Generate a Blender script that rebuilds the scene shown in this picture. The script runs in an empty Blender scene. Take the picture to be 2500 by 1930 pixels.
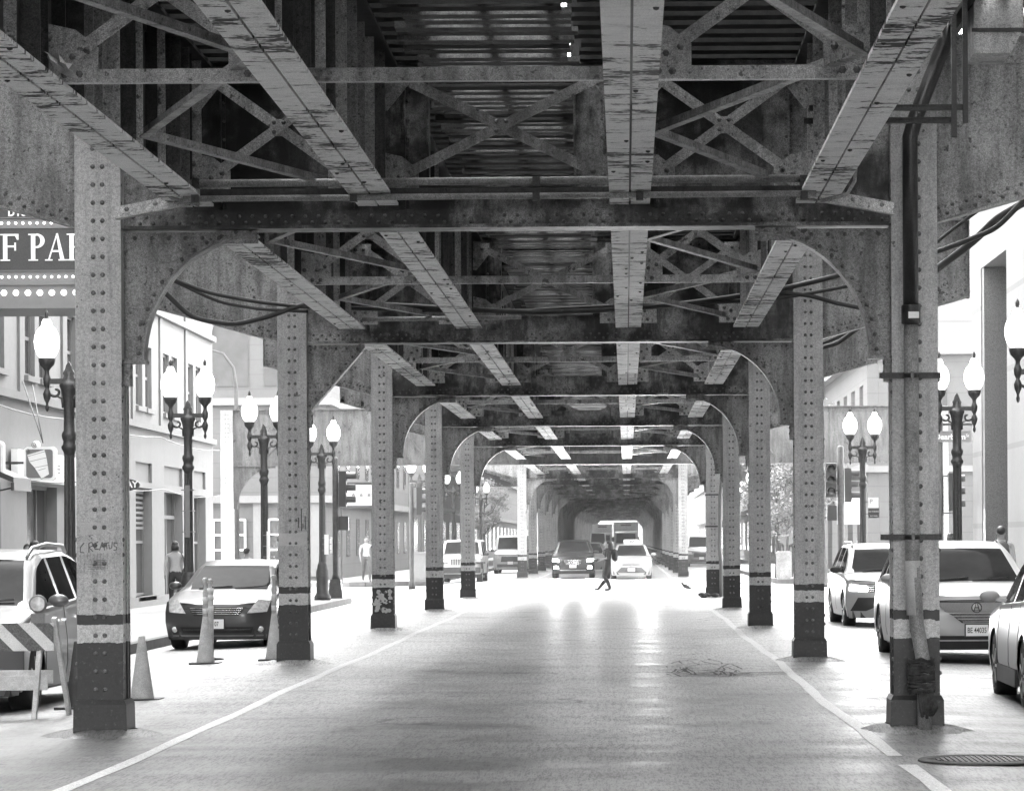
import bpy, math, random
from mathutils import Vector, Matrix
random.seed(7)
PI = math.pi
SC = bpy.context.scene
COL = SC.collection
R = math.radians

# ------------------------------------------------------------------ tagging
def tag(o, label=None, cat=None, group=None, kind=None):
    if label: o['label'] = label
    if cat: o['category'] = cat
    if group: o['group'] = group
    if kind: o['kind'] = kind
    return o

def thing(name, label, cat, loc=(0, 0, 0), rz=0.0, group=None):
    o = bpy.data.objects.new(name, None)
    o.empty_display_size = 0.3
    COL.objects.link(o)
    o.location = loc
    o.rotation_euler = (0, 0, rz)
    return tag(o, label, cat, group)

def kids(o):
    return [c for c in COL.objects if c.parent == o]

def copy_tree(o, loc, label, rz=None, parent=None):
    c = o.copy()
    COL.objects.link(c)
    c.location = loc
    if rz is not None: c.rotation_euler = (0, 0, rz)
    c['label'] = label
    def rec(src, dst):
        for k in CH.get(src.name, []):
            kk = k.copy(); COL.objects.link(kk); kk.parent = dst
            CH.setdefault(dst.name, []).append(kk)
            rec(k, kk)
    rec(o, c)
    return c
CH = {}

# ------------------------------------------------------------------ mesh builder
class MB:
    def __init__(s):
        s.v = []; s.f = []; s.mi = []; s.sm = []; s.cur = 0; s.smooth = False
    def _f(s, idx):
        s.f.append(idx); s.mi.append(s.cur); s.sm.append(s.smooth)
    def poly(s, pts):
        n = len(s.v); s.v += [tuple(p) for p in pts]
        s._f(list(range(n, n + len(pts))))
    def box(s, x0, x1, y0, y1, z0, z1):
        if x0 > x1: x0, x1 = x1, x0
        if y0 > y1: y0, y1 = y1, y0
        if z0 > z1: z0, z1 = z1, z0
        n = len(s.v)
        s.v += [(x0,y0,z0),(x1,y0,z0),(x1,y1,z0),(x0,y1,z0),(x0,y0,z1),(x1,y0,z1),(x1,y1,z1),(x0,y1,z1)]
        for q in ((0,3,2,1),(4,5,6,7),(0,1,5,4),(1,2,6,5),(2,3,7,6),(3,0,4,7)):
            s._f([n + i for i in q])
    def taper(s, cx, cy, z0, z1, a0, b0, a1, b1):
        n = len(s.v)
        for z, a, b in ((z0, a0, b0), (z1, a1, b1)):
            s.v += [(cx-a,cy-b,z),(cx+a,cy-b,z),(cx+a,cy+b,z),(cx-a,cy+b,z)]
        for q in ((0,3,2,1),(4,5,6,7),(0,1,5,4),(1,2,6,5),(2,3,7,6),(3,0,4,7)):
            s._f([n + i for i in q])
    def bar(s, p0, p1, w, h, up=(0, 0, 1)):
        p0 = Vector(p0); p1 = Vector(p1); d = (p1 - p0).normalized()
        u = Vector(up)
        if abs(d.dot(u)) > .98: u = Vector((0, 1, 0))
        a = d.cross(u).normalized() * (w / 2); b = a.cross(d).normalized() * (h / 2)
        n = len(s.v)
        for p in (p0, p1):
            s.v += [tuple(p-a-b), tuple(p+a-b), tuple(p+a+b), tuple(p-a+b)]
        for q in ((0,3,2,1),(4,5,6,7),(0,1,5,4),(1,2,6,5),(2,3,7,6),(3,0,4,7)):
            s._f([n + i for i in q])
    def tube(s, pts, r, n=8, caps=True):
        pts = [Vector(p) for p in pts]
        rr = r if isinstance(r, (list, tuple)) else [r] * len(pts)
        base = len(s.v); prev = None
        sm = s.smooth; s.smooth = True
        for i, p in enumerate(pts):
            if i == 0: d = pts[1] - p
            elif i == len(pts) - 1: d = p - pts[i-1]
            else: d = (pts[i+1] - p).normalized() + (p - pts[i-1]).normalized()
            d.normalize()
            if prev is None:
                u = Vector((0, 0, 1)) if abs(d.z) < .9 else Vector((1, 0, 0))
            else: u = prev
            a = d.cross(u).normalized(); b = a.cross(d).normalized(); prev = b
            for k in range(n):
                t = 2 * PI * k / n
                s.v.append(tuple(p + (a * math.cos(t) + b * math.sin(t)) * rr[i]))
        for i in range(len(pts) - 1):
            for k in range(n):
                k2 = (k + 1) % n
                s._f([base+i*n+k, base+i*n+k2, base+(i+1)*n+k2, base+(i+1)*n+k])
        s.smooth = False
        if caps:
            s._f([base + k for k in range(n)][::-1])
            s._f([base + (len(pts)-1)*n + k for k in range(n)])
        s.smooth = sm
    def lathe(s, prof, c=(0, 0, 0), n=14, axis='z', flute=0.0, nf=0):
        base = len(s.v); cx, cy, cz = c
        sm = s.smooth; s.smooth = not flute
        for (r, h) in prof:
            for k in range(n):
                t = 2 * PI * k / n
                rr = r * (1 - (flute if (k % 2) else 0))
                if axis == 'z': s.v.append((cx + rr*math.cos(t), cy + rr*math.sin(t), cz + h))
                elif axis == 'x': s.v.append((cx + h, cy + rr*math.cos(t), cz + rr*math.sin(t)))
                else: s.v.append((cx + rr*math.cos(t), cy + h, cz + rr*math.sin(t)))
        for i in range(len(prof) - 1):
            for k in range(n):
                k2 = (k + 1) % n
                q = [base+i*n+k, base+i*n+k2, base+(i+1)*n+k2, base+(i+1)*n+k]
                if axis == 'y': q = q[::-1]
                s._f(q)
        s.smooth = False
        if prof[0][0] > 1e-4: s._f([base + k for k in range(n)][::-1])
        if prof[-1][0] > 1e-4: s._f([base + (len(prof)-1)*n + k for k in range(n)])
        s.smooth = sm
    def prism(s, poly, a0, a1, plane='xz'):
        """poly in a plane extruded along the third axis"""
        n = len(poly); b = len(s.v)
        for a in (a0, a1):
            for (p, q) in poly:
                if plane == 'xz': s.v.append((p, a, q))
                elif plane == 'yz': s.v.append((a, p, q))
                else: s.v.append((p, q, a))
        s._f([b + i for i in range(n)])
        s._f([b + n + i for i in range(n)][::-1])
        for i in range(n):
            j = (i + 1) % n
            s._f([b+i, b+n+i, b+n+j, b+j])
    RIV = 0
    def rivet(s, p, r=.02, nrm=(0, -1, 0), n=6):
        keep = s.cur; s.cur = s.RIV or s.cur
        p = Vector(p); d = Vector(nrm)
        u = Vector((0, 0, 1)) if abs(d.z) < .9 else Vector((1, 0, 0))
        a = d.cross(u).normalized(); b = a.cross(d).normalized()
        base = len(s.v); sm = s.smooth; s.smooth = True
        for (rr, h) in ((1, 0), (.85, .5)):
            for k in range(n):
                t = 2 * PI * k / n
                s.v.append(tuple(p + (a*math.cos(t) + b*math.sin(t)) * r * rr + d * r * h))
        s.v.append(tuple(p + d * r * .85))
        for k in range(n):
            k2 = (k + 1) % n
            s._f([base+k, base+k2, base+n+k2, base+n+k])
            s._f([base+n+k, base+n+k2, base+2*n])
        s.smooth = sm; s.cur = keep
    def ball(s, c, r, n=10, m=6, sx=1, sy=1, sz=1):
        prof = []
        base = len(s.v); sm = s.smooth; s.smooth = True
        for i in range(m + 1):
            ph = -PI/2 + PI * i / m
            for k in range(n):
                t = 2 * PI * k / n
                s.v.append((c[0] + r*sx*math.cos(ph)*math.cos(t), c[1] + r*sy*math.cos(ph)*math.sin(t), c[2] + r*sz*math.sin(ph)))
        for i in range(m):
            for k in range(n):
                k2 = (k + 1) % n
                s._f([base+i*n+k, base+i*n+k2, base+(i+1)*n+k2, base+(i+1)*n+k])
        s.smooth = sm
    def grid(s, fn, nu, nv, flip=False):
        base = len(s.v)
        for i in range(nu + 1):
            for j in range(nv + 1):
                s.v.append(tuple(fn(i / nu, j / nv)))
        for i in range(nu):
            for j in range(nv):
                q = [base+i*(nv+1)+j, base+(i+1)*(nv+1)+j, base+(i+1)*(nv+1)+j+1, base+i*(nv+1)+j+1]
                s._f(q[::-1] if flip else q)
    def build(s, name, mats, parent=None, label=None, loc=None):
        if not isinstance(mats, (list, tuple)): mats = [mats]
        me = bpy.data.meshes.new(name)
        me.from_pydata(s.v, [], s.f)
        for m in mats: me.materials.append(m)
        me.polygons.foreach_set('material_index', s.mi)
        me.polygons.foreach_set('use_smooth', s.sm)
        me.update()
        o = bpy.data.objects.new(name, me)
        COL.objects.link(o)
        if loc: o.location = loc
        if parent:
            o.parent = parent
            CH.setdefault(parent.name, []).append(o)
        if label: o['label'] = label
        return o

def text_obj(name, s, size, mat, parent, loc, rot=(PI/2, 0, 0), ext=.004, sx=1.0, bold=.0, ax='CENTER', skew=0):
    cu = bpy.data.curves.new('t', 'FONT')
    cu.body = s; cu.size = size; cu.extrude = ext; cu.align_x = ax; cu.align_y = 'CENTER'
    cu.offset = bold; cu.shear = skew; cu.resolution_u = 3
    to = bpy.data.objects.new('t', cu); COL.objects.link(to)
    dg = bpy.context.evaluated_depsgraph_get()
    me = bpy.data.meshes.new_from_object(to.evaluated_get(dg))
    bpy.data.objects.remove(to); bpy.data.curves.remove(cu)
    me.materials.clear(); me.materials.append(mat); me.name = name
    o = bpy.data.objects.new(name, me); COL.objects.link(o)
    o.location = loc; o.rotation_euler = rot; o.scale = (sx, 1, 1)
    if parent:
        o.parent = parent; CH.setdefault(parent.name, []).append(o)
    return o

# ------------------------------------------------------------------ materials (all greys: a black-and-white place)
class NT:
    def __init__(s, name):
        s.m = bpy.data.materials.new(name); s.m.use_nodes = True
        s.t = s.m.node_tree; s.n = s.t.nodes; s.l = s.t.links
        s.b = s.n['Principled BSDF']
        g = s.n.new('ShaderNodeNewGeometry'); s.pos = g.outputs['Position']
    def add(s, t, **k):
        x = s.n.new(t)
        for a, b in k.items():
            if hasattr(x, a): setattr(x, a, b)
        return x
    def noise(s, scale, vec=None, det=4, rough=.6, stretch=(1, 1, 1)):
        mp = s.add('ShaderNodeMapping'); mp.inputs['Scale'].default_value = stretch
        s.l.new(vec or s.pos, mp.inputs['Vector'])
        n = s.add('ShaderNodeTexNoise'); n.inputs['Scale'].default_value = scale
        n.inputs['Detail'].default_value = det; n.inputs['Roughness'].default_value = rough
        s.l.new(mp.outputs[0], n.inputs['Vector'])
        return n.outputs['Fac']
    def ramp(s, src, stops):
        r = s.add('ShaderNodeValToRGB'); e = r.color_ramp.elements
        while len(e) < len(stops): e.new(.5)
        for el, (p, c) in zip(e, stops):
            el.position = p; el.color = (c, c, c, 1)
        s.l.new(src, r.inputs['Fac'])
        return r.outputs['Color']
    def math(s, op, a, b=None, clamp=False):
        m = s.add('ShaderNodeMath'); m.operation = op; m.use_clamp = clamp
        for i, x in enumerate((a, b)):
            if x is None: continue
            if isinstance(x, (int, float)): m.inputs[i].default_value = x
            else: s.l.new(x, m.inputs[i])
        return m.outputs[0]
    def mix(s, fac, a, b, mode='MIX'):
        m = s.add('ShaderNodeMix'); m.data_type = 'RGBA'; m.blend_type = mode
        for k, x in ((0, fac), (6, a), (7, b)):
            if isinstance(x, (int, float)):
                m.inputs[k].default_value = x if k == 0 else (x, x, x, 1)
            else: s.l.new(x, m.inputs[k])
        return m.outputs[2]
    def bump(s, h, st=.3, dist=.01):
        b = s.add('ShaderNodeBump'); b.inputs['Strength'].default_value = st; b.inputs['Distance'].default_value = dist
        s.l.new(h, b.inputs['Height']); s.l.new(b.outputs[0], s.b.inputs['Normal'])
    def base(s, c):
        if isinstance(c, (int, float)): s.b.inputs['Base Color'].default_value = (c, c, c, 1)
        else: s.l.new(c, s.b.inputs['Base Color'])
    def set(s, **k):
        for a, b in k.items(): s.b.inputs[a.replace('_', ' ')].default_value = b

def grain(t, col, amt=.25, scale=130):
    g = t.noise(scale, det=2, rough=.9)
    g2 = t.ramp(g, [(.40, 1 - min(.9, amt * 1.9)), (.60, 1.0)])
    col = t.mix(1.0, col, g2, 'MULTIPLY')
    if scale > 100 and amt >= .22:
        g = t.noise(38, det=1, rough=.8)
        col = t.mix(1.0, col, t.ramp(g, [(.38, 1 - amt * .95), (.56, 1.0)]), 'MULTIPLY')
    return col

def simple(name, c, rough=.6, metal=0, var=.15, scale=6, amt=.15, bump=0, coat=0, spec=.5):
    t = NT(name); n = t.noise(scale)
    col = t.ramp(n, [(.3, c * (1 - var)), (.7, min(1, c * (1 + var)))])
    if amt: col = grain(t, col, amt)
    t.base(col); t.set(Roughness=rough, Metallic=metal, Coat_Weight=coat)
    t.b.inputs['Specular IOR Level'].default_value = spec
    if bump: t.bump(n, bump, .01)
    return t.m

def make_steel(name, c, dirt=.5, streak=True):
    t = NT(name)
    a = t.noise(1.3, det=3, rough=.7)
    st = t.noise(5, det=3, rough=.7, stretch=(1.2, 1.2, .16))
    sp = t.noise(22, det=2, rough=.7)
    col = t.ramp(a, [(.25, c * .62), (.5, c), (.75, c * 1.25)])
    col = t.mix(dirt, col, t.ramp(st, [(.38, .22), (.58, 1)]), 'MULTIPLY')
    col = t.mix(.8, col, t.ramp(sp, [(.30, .2), (.40, 1)]), 'MULTIPLY')
    ch = t.noise(3.1, det=4, rough=.85)
    col = t.mix(.85, col, t.ramp(ch, [(.345, .12), (.375, 1)]), 'MULTIPLY')
    col = grain(t, col, .3)
    t.base(col); t.set(Roughness=.55); t.bump(sp, .25, .006)
    return t.m

M = {}
M['steel'] = make_steel('painted steel', .48, .6)
M['steel_mid'] = make_steel('grimy steel', .17, .65)
M['steel_dark'] = make_steel('dark grimy steel', .075, .6)
M['rivet'] = make_steel('dirty rivet head', .22, .2)
M['steel_light'] = make_steel('pale painted steel', .85, .4)

def make_girder():
    # plate girders: grey paint, heavy dark runs under the track stringers
    t = NT('stained girder plate')
    a = t.noise(1.1, det=4, rough=.72)
    st = t.noise(3.2, det=4, rough=.75, stretch=(1, 1, .25))
    sp = t.noise(24, det=2, rough=.7)
    col = t.ramp(a, [(.36, .015), (.45, .08), (.52, .28), (.64, .60)])
    col = t.mix(.75, col, t.ramp(st, [(.40, .06), (.52, 1)]), 'MULTIPLY')
    col = t.mix(.8, col, t.ramp(sp, [(.28, .2), (.38, 1)]), 'MULTIPLY')
    t.base(grain(t, col, .35)); t.set(Roughness=.5); t.bump(sp, .25, .006)
    return t.m
M['girder'] = make_girder()

def make_peel():
    t = NT('peeling white underside')
    s1 = t.noise(2.6, det=4, rough=.85, stretch=(1.0, 1.7, 1))
    s2 = t.noise(6, det=3, rough=.8, stretch=(.5, 2.0, 1))
    big = t.noise(.45, det=3)
    mask = t.math('ADD', t.math('MULTIPLY', s1, .65), t.math('MULTIPLY', s2, .35))
    mask = t.math('ADD', mask, t.math('MULTIPLY', t.math('SUBTRACT', big, .5), .35))
    col = t.ramp(mask, [(.41, .015), (.44, .14), (.462, .80), (.6, .97)])
    t.base(grain(t, col, .2)); t.set(Roughness=.7); t.bump(mask, .5, .012)
    return t.m
M['peel'] = make_peel()

def make_column():
    t = NT('banded column paint')
    sep = t.add('ShaderNodeSeparateXYZ'); t.l.new(t.pos, sep.inputs[0])
    oi = t.add('ShaderNodeObjectInfo')
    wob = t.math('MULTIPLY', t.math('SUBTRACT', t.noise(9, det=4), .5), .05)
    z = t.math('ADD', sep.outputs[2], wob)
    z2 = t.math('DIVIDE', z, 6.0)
    a = t.noise(1.2, det=6, rough=.7)
    st = t.noise(7, det=5, rough=.7, stretch=(1.5, 1.5, .12))
    sp = t.noise(26, det=2, rough=.7)
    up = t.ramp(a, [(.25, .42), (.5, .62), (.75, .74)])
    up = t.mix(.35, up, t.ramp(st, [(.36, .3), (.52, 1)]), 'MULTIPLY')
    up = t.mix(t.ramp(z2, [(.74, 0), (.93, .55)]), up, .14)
    dk = t.ramp(sp, [(.3, .012), (.62, .024), (.72, .09)])
    wh = t.mix(.5, .72, t.ramp(st, [(.35, .5), (.5, 1)]), 'MULTIPLY')
    def step(h):
        return t.math('GREATER_THAN', z, h)
    col = t.mix(step(.80), dk, wh)
    col = t.mix(step(.955), col, .015)
    col = t.mix(step(1.04), col, up)
    ch = t.noise(3.4, det=4, rough=.85)
    col = t.mix(.85, col, t.ramp(ch, [(.325, .15), (.35, 1)]), 'MULTIPLY')
    col = t.mix(.7, col, t.ramp(sp, [(.25, .25), (.34, 1)]), 'MULTIPLY')
    col = t.mix(1, col, t.ramp(oi.outputs['Random'], [(0, .85), (1, 1.0)]), 'MULTIPLY')
    t.base(grain(t, col, .22)); t.set(Roughness=.5); t.bump(sp, .3, .006)
    return t.m
M['column'] = make_column()

def make_asphalt():
    t = NT('worn asphalt')
    big = t.noise(.12, det=5, rough=.6, stretch=(2.2, .5, 1))
    mid = t.noise(1.4, det=4, rough=.7, stretch=(.55, .55, 1))
    strk = t.noise(.8, det=4, rough=.7, stretch=(.4, 1.1, 1))
    fine = t.noise(62, det=2, rough=.85, stretch=(1, .10, 1))
    coarse = t.noise(26, det=2, rough=.85, stretch=(1, .07, 1))
    fine = t.math('ADD', t.math('MULTIPLY', fine, .55), t.math('MULTIPLY', coarse, .45))
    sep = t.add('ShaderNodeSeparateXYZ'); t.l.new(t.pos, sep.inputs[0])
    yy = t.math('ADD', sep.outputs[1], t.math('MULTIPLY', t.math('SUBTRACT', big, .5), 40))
    pale = t.ramp(t.math('DIVIDE', yy, 100, True), [(.24, 0), (.50, 1)])  # the road's growing brightness with distance, painted into its colour
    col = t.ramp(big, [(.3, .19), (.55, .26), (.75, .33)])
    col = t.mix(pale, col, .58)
    col = t.mix(.8, col, t.ramp(mid, [(.3, .5), (.5, .95), (.7, 1.0)]), 'MULTIPLY')
    col = t.mix(.9, col, t.ramp(fine, [(.42, .25), (.50, .78), (.57, 1)]), 'MULTIPLY')
    col = t.mix(.8, col, t.ramp(strk, [(.36, .72), (.5, 1)]), 'MULTIPLY')
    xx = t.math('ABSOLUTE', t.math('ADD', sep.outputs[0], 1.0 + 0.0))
    outer = t.ramp(t.math('DIVIDE', t.math('ADD', xx, t.math('MULTIPLY', t.math('SUBTRACT', mid, .5), 1.2)), 10), [(.34, 1), (.42, .52)])  # outer lanes darkened in colour to tone down their strong light
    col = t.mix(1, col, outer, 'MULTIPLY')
    # cracks
    vo = t.add('ShaderNodeTexVoronoi'); vo.feature = 'DISTANCE_TO_EDGE'; vo.inputs['Scale'].default_value = .32
    ws = t.add('ShaderNodeVectorMath'); ws.operation = 'ADD'
    nz = t.add('ShaderNodeTexNoise'); nz.inputs['Scale'].default_value = 1.2; t.l.new(t.pos, nz.inputs['Vector'])
    t.l.new(t.pos, ws.inputs[0]); t.l.new(nz.outputs['Color'], ws.inputs[1]); t.l.new(ws.outputs[0], vo.inputs['Vector'])
    cr = t.ramp(vo.outputs['Distance'], [(.004, .25), (.012, 1)])
    gate = t.ramp(t.noise(.25, det=2), [(.52, 0), (.6, 1)])
    col = t.mix(gate, col, t.mix(1, col, cr, 'MULTIPLY'))
    t.base(col)
    t.l.new(t.ramp(strk, [(.35, .36), (.65, .56)]), t.b.inputs['Roughness'])
    t.b.inputs['Specular IOR Level'].default_value = .9
    hsum = t.math('ADD', fine, t.math('MULTIPLY', strk, 1.5)); t.bump(hsum, .4, .006)
    return t.m
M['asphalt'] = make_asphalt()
M['concrete'] = simple('sidewalk concrete', .28, .8, var=.12, scale=1.5, amt=.15)
M['kerb'] = simple('kerb stone', .13, .8, var=.25, scale=3)
def make_line():
    t = NT('worn road paint')
    n = t.noise(7, det=6, rough=.75)
    col = t.ramp(n, [(.33, .3), (.40, .88), (.7, .95)])
    t.base(grain(t, col, .25)); t.set(Roughness=.6)
    return t.m
M['line'] = make_line()
M['timber'] = simple('old timber', .03, .9, var=.5, scale=8, amt=.3)
M['plank'] = simple('weathered plank', .20, .85, var=.5, scale=5, amt=.3)
M['iron'] = simple('black cast iron', .05, .5, var=.3, scale=20, amt=.3)
M['pole'] = simple('dark painted pole', .06, .55, var=.4, scale=9, amt=.3)
M['rubber'] = simple('tyre rubber', .022, .75, var=.3, amt=.2)
M['black'] = simple('black plastic', .02, .5, var=.2, amt=.1)
M['chrome'] = simple('chrome', .75, .12, 1.0, var=.05, amt=0)
M['alloy'] = simple('alloy rim', .5, .3, .8, var=.2, amt=.1)
M['white_paint'] = simple('white paint', .8, .6, var=.08, amt=.1)
M['sign_dark'] = simple('dark sign face', .05, .5, var=.1, amt=.25)
M['sign_grey'] = simple('grey sign face', .20, .6, var=.06, amt=.12)
M['sign_white'] = simple('white sign face', .85, .5, var=.03, amt=.05)
M['pipe'] = simple('dull pipe', .03, .35, .0, var=.5, scale=4, amt=.3)
M['pipe_light'] = simple('painted pipe', .33, .5, var=.35, scale=3, amt=.3)
M['cable'] = simple('black cable', .02, .5, var=.2)
M['cloth'] = simple('dark rag', .05, .95, var=.7, scale=14, bump=.6)
M['granite'] = simple('speckled granite', .16, .5, var=.25, scale=30, amt=.45)
M['cone'] = simple('cone plastic', .52, .6, var=.2, scale=7, amt=.2)
M['cone_dark'] = simple('shaded cone plastic', .05, .6, var=.2, scale=7, amt=.2)  # cone plastic with shade put into the colour; also plain dark feet and trim
M['stripe'] = simple('reflective stripe', .75, .5, var=.1)
M['stripe_dark'] = simple('dark stripe', .16, .6, var=.2, amt=.3)
M['barrier_wood'] = simple('painted barrier wood', .6, .7, var=.25, scale=9, amt=.15)
M['patch_paint'] = simple('patch paint', .52, .6, var=.1, amt=.15)
def make_facade(name, c, joint=0, sx=1):
    t = NT(name); n = t.noise(.5, det=5, stretch=(1, 1, .4)); n2 = t.noise(6, det=4)
    col = t.ramp(n, [(.3, c * .84), (.7, c)])
    col = t.mix(.5, col, t.ramp(n2, [(.3, .85), (.6, 1)]), 'MULTIPLY')
    if joint:
        sep = t.add('ShaderNodeSeparateXYZ'); t.l.new(t.pos, sep.inputs[0])
        fr = t.math('FRACT', t.math('DIVIDE', sep.outputs[2], joint))
        ln = t.math('LESS_THAN', fr, .07)
        col = t.mix(t.math('MULTIPLY', ln, .55), col, .06)
    t.base(grain(t, col, .08)); t.set(Roughness=.8)
    return t.m
M['stucco'] = make_facade('pale stucco', .25)
M['limestone'] = make_facade('pale limestone', .115, .62)
M['whitewall'] = make_facade('white stone', .15, 1.9)
M['trim'] = make_facade('stone trim', .22)
M['glass'] = simple('dark window glass', .05, .08, var=.3, scale=1.5, amt=0, spec=.8)
M['glass_pale'] = simple('pale window glass', .07, .15, var=.3, scale=1.2, amt=.1)
M['glass_car'] = simple('car glass', .02, .03, var=.3, scale=2, amt=0, spec=.05)
M['roof_dark'] = simple('dark roofing', .03, .9)

def emis(name, st, c=1.0):
    t = NT(name); t.base(c)
    t.b.inputs['Emission Color'].default_value = (c, c, c, 1)
    t.b.inputs['Emission Strength'].default_value = st
    t.set(Roughness=.3)
    return t.m
M['globe'] = emis('lit white globe', 2.2, .95)
M['bulb'] = emis('lit bulb', 3.0)
M['head_lit'] = emis('lit headlamp', 30)
M['headlamp'] = simple('headlamp lens', .65, .08, .2, var=.3, scale=18, amt=0, coat=1)

M['glass_car'].node_tree.nodes['Principled BSDF'].inputs['IOR'].default_value = 1.12
def paint(name, c, metal=.3, rough=.28):
    t = NT(name); n = t.noise(2.5, det=3)
    t.base(t.ramp(n, [(.3, c * .93), (.7, min(1, c))]))
    t.set(Roughness=rough, Metallic=metal*.5, Coat_Weight=.28, Coat_Roughness=.05)
    return t.m
M['car_dark'] = paint('dark car paint', .05, .2)
M['car_white'] = paint('white car paint', .40, 0)
M['car_silver'] = paint('silver car paint', .22, .5)
M['car_gold'] = paint('light metallic car paint', .16, .4)
M['car_black'] = paint('black car paint', .03, .2)
M['skin'] = simple('skin', .2, .6, var=.05, amt=.05)
M['skin_dk'] = simple('darker skin', .16, .6, var=.05, amt=.05)
M['hair'] = simple('dark hair', .02, .6, var=.3, scale=30)
M['cl_dark'] = simple('dark clothing', .025, .9, var=.3, scale=12)
M['cl_grey'] = simple('grey clothing', .07, .9, var=.2, scale=12)
M['cl_white'] = simple('white clothing', .38, .9, var=.08, scale=12)
M['cl_pale'] = simple('pale clothing', .55, .9, var=.1, scale=12)

# ------------------------------------------------------------------ world, sun, camera
w = bpy.data.worlds.new('World'); SC.world = w; w.use_nodes = True
nt = w.node_tree
bg = nt.nodes['Background']
sky = nt.nodes.new('ShaderNodeTexSky'); sky.sky_type = 'NISHITA'; sky.sun_disc = False
SUN_EL, SUN_AZ = R(58), R(-25)
sky.sun_elevation = SUN_EL; sky.sun_rotation = SUN_AZ
sky.air_density = 1.0; sky.dust_density = 1.0; sky.ozone_density = 1.0
bw = nt.nodes.new('ShaderNodeRGBToBW')
nt.links.new(sky.outputs[0], bw.inputs[0]); nt.links.new(bw.outputs[0], bg.inputs['Color'])
bg.inputs['Strength'].default_value = 3.9
sl = bpy.data.lights.new('sun', 'SUN'); sl.energy = 2.6; sl.angle = R(25); sl.color = (1, 1, 1)
so = bpy.data.objects.new('sun', sl); COL.objects.link(so)
# sun_rotation is measured clockwise from +Y: direction to the sun
sd = Vector((math.sin(SUN_AZ) * math.cos(SUN_EL), math.cos(SUN_AZ) * math.cos(SUN_EL), math.sin(SUN_EL)))
so.rotation_euler = (-sd).to_track_quat('-Z', 'Y').to_euler(); so.location = (0, 0, 40)

cam = bpy.data.cameras.new('camera'); co = bpy.data.objects.new('camera', cam); COL.objects.link(co)
co.location = (0, 0, 1.65); co.rotation_euler = (PI/2, R(.35), 0)
cam.sensor_width = 36; cam.lens = 106.15; cam.shift_x = -0.1113; cam.shift_y = 0.141
cam.clip_start = .1; cam.clip_end = 3000
SC.camera = co
SC.render.resolution_x = 1024; SC.render.resolution_y = 790
SC.view_settings.view_transform = 'Standard'; SC.view_settings.look = 'None'; SC.view_settings.exposure = 0; SC.view_settings.gamma = 1
SC.cycles.max_bounces = 6; SC.cycles.diffuse_bounces = 4; SC.cycles.glossy_bounces = 2; SC.cycles.volume_bounces = 0
SC.cycles.use_denoising = True; SC.cycles.use_adaptive_sampling = True; SC.cycles.adaptive_threshold = .04; SC.cycles.adaptive_min_samples = 16
SC.cycles.sample_clamp_indirect = 10.0; SC.cycles.sample_clamp_direct = 0; SC.cycles.caustics_reflective = False; SC.cycles.caustics_refractive = False
# ------------------------------------------------------------------ ground
XC = -1.0
def road_z(x):
    d = abs(x - XC)
    return 0.0 if d < 3.6 else -0.12 * min(1, (d - 3.6) / 3.3)
CURB_L, CURB_R, WALL_L, WALL_R = -7.9, 5.95, -12.3, 9.4

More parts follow.
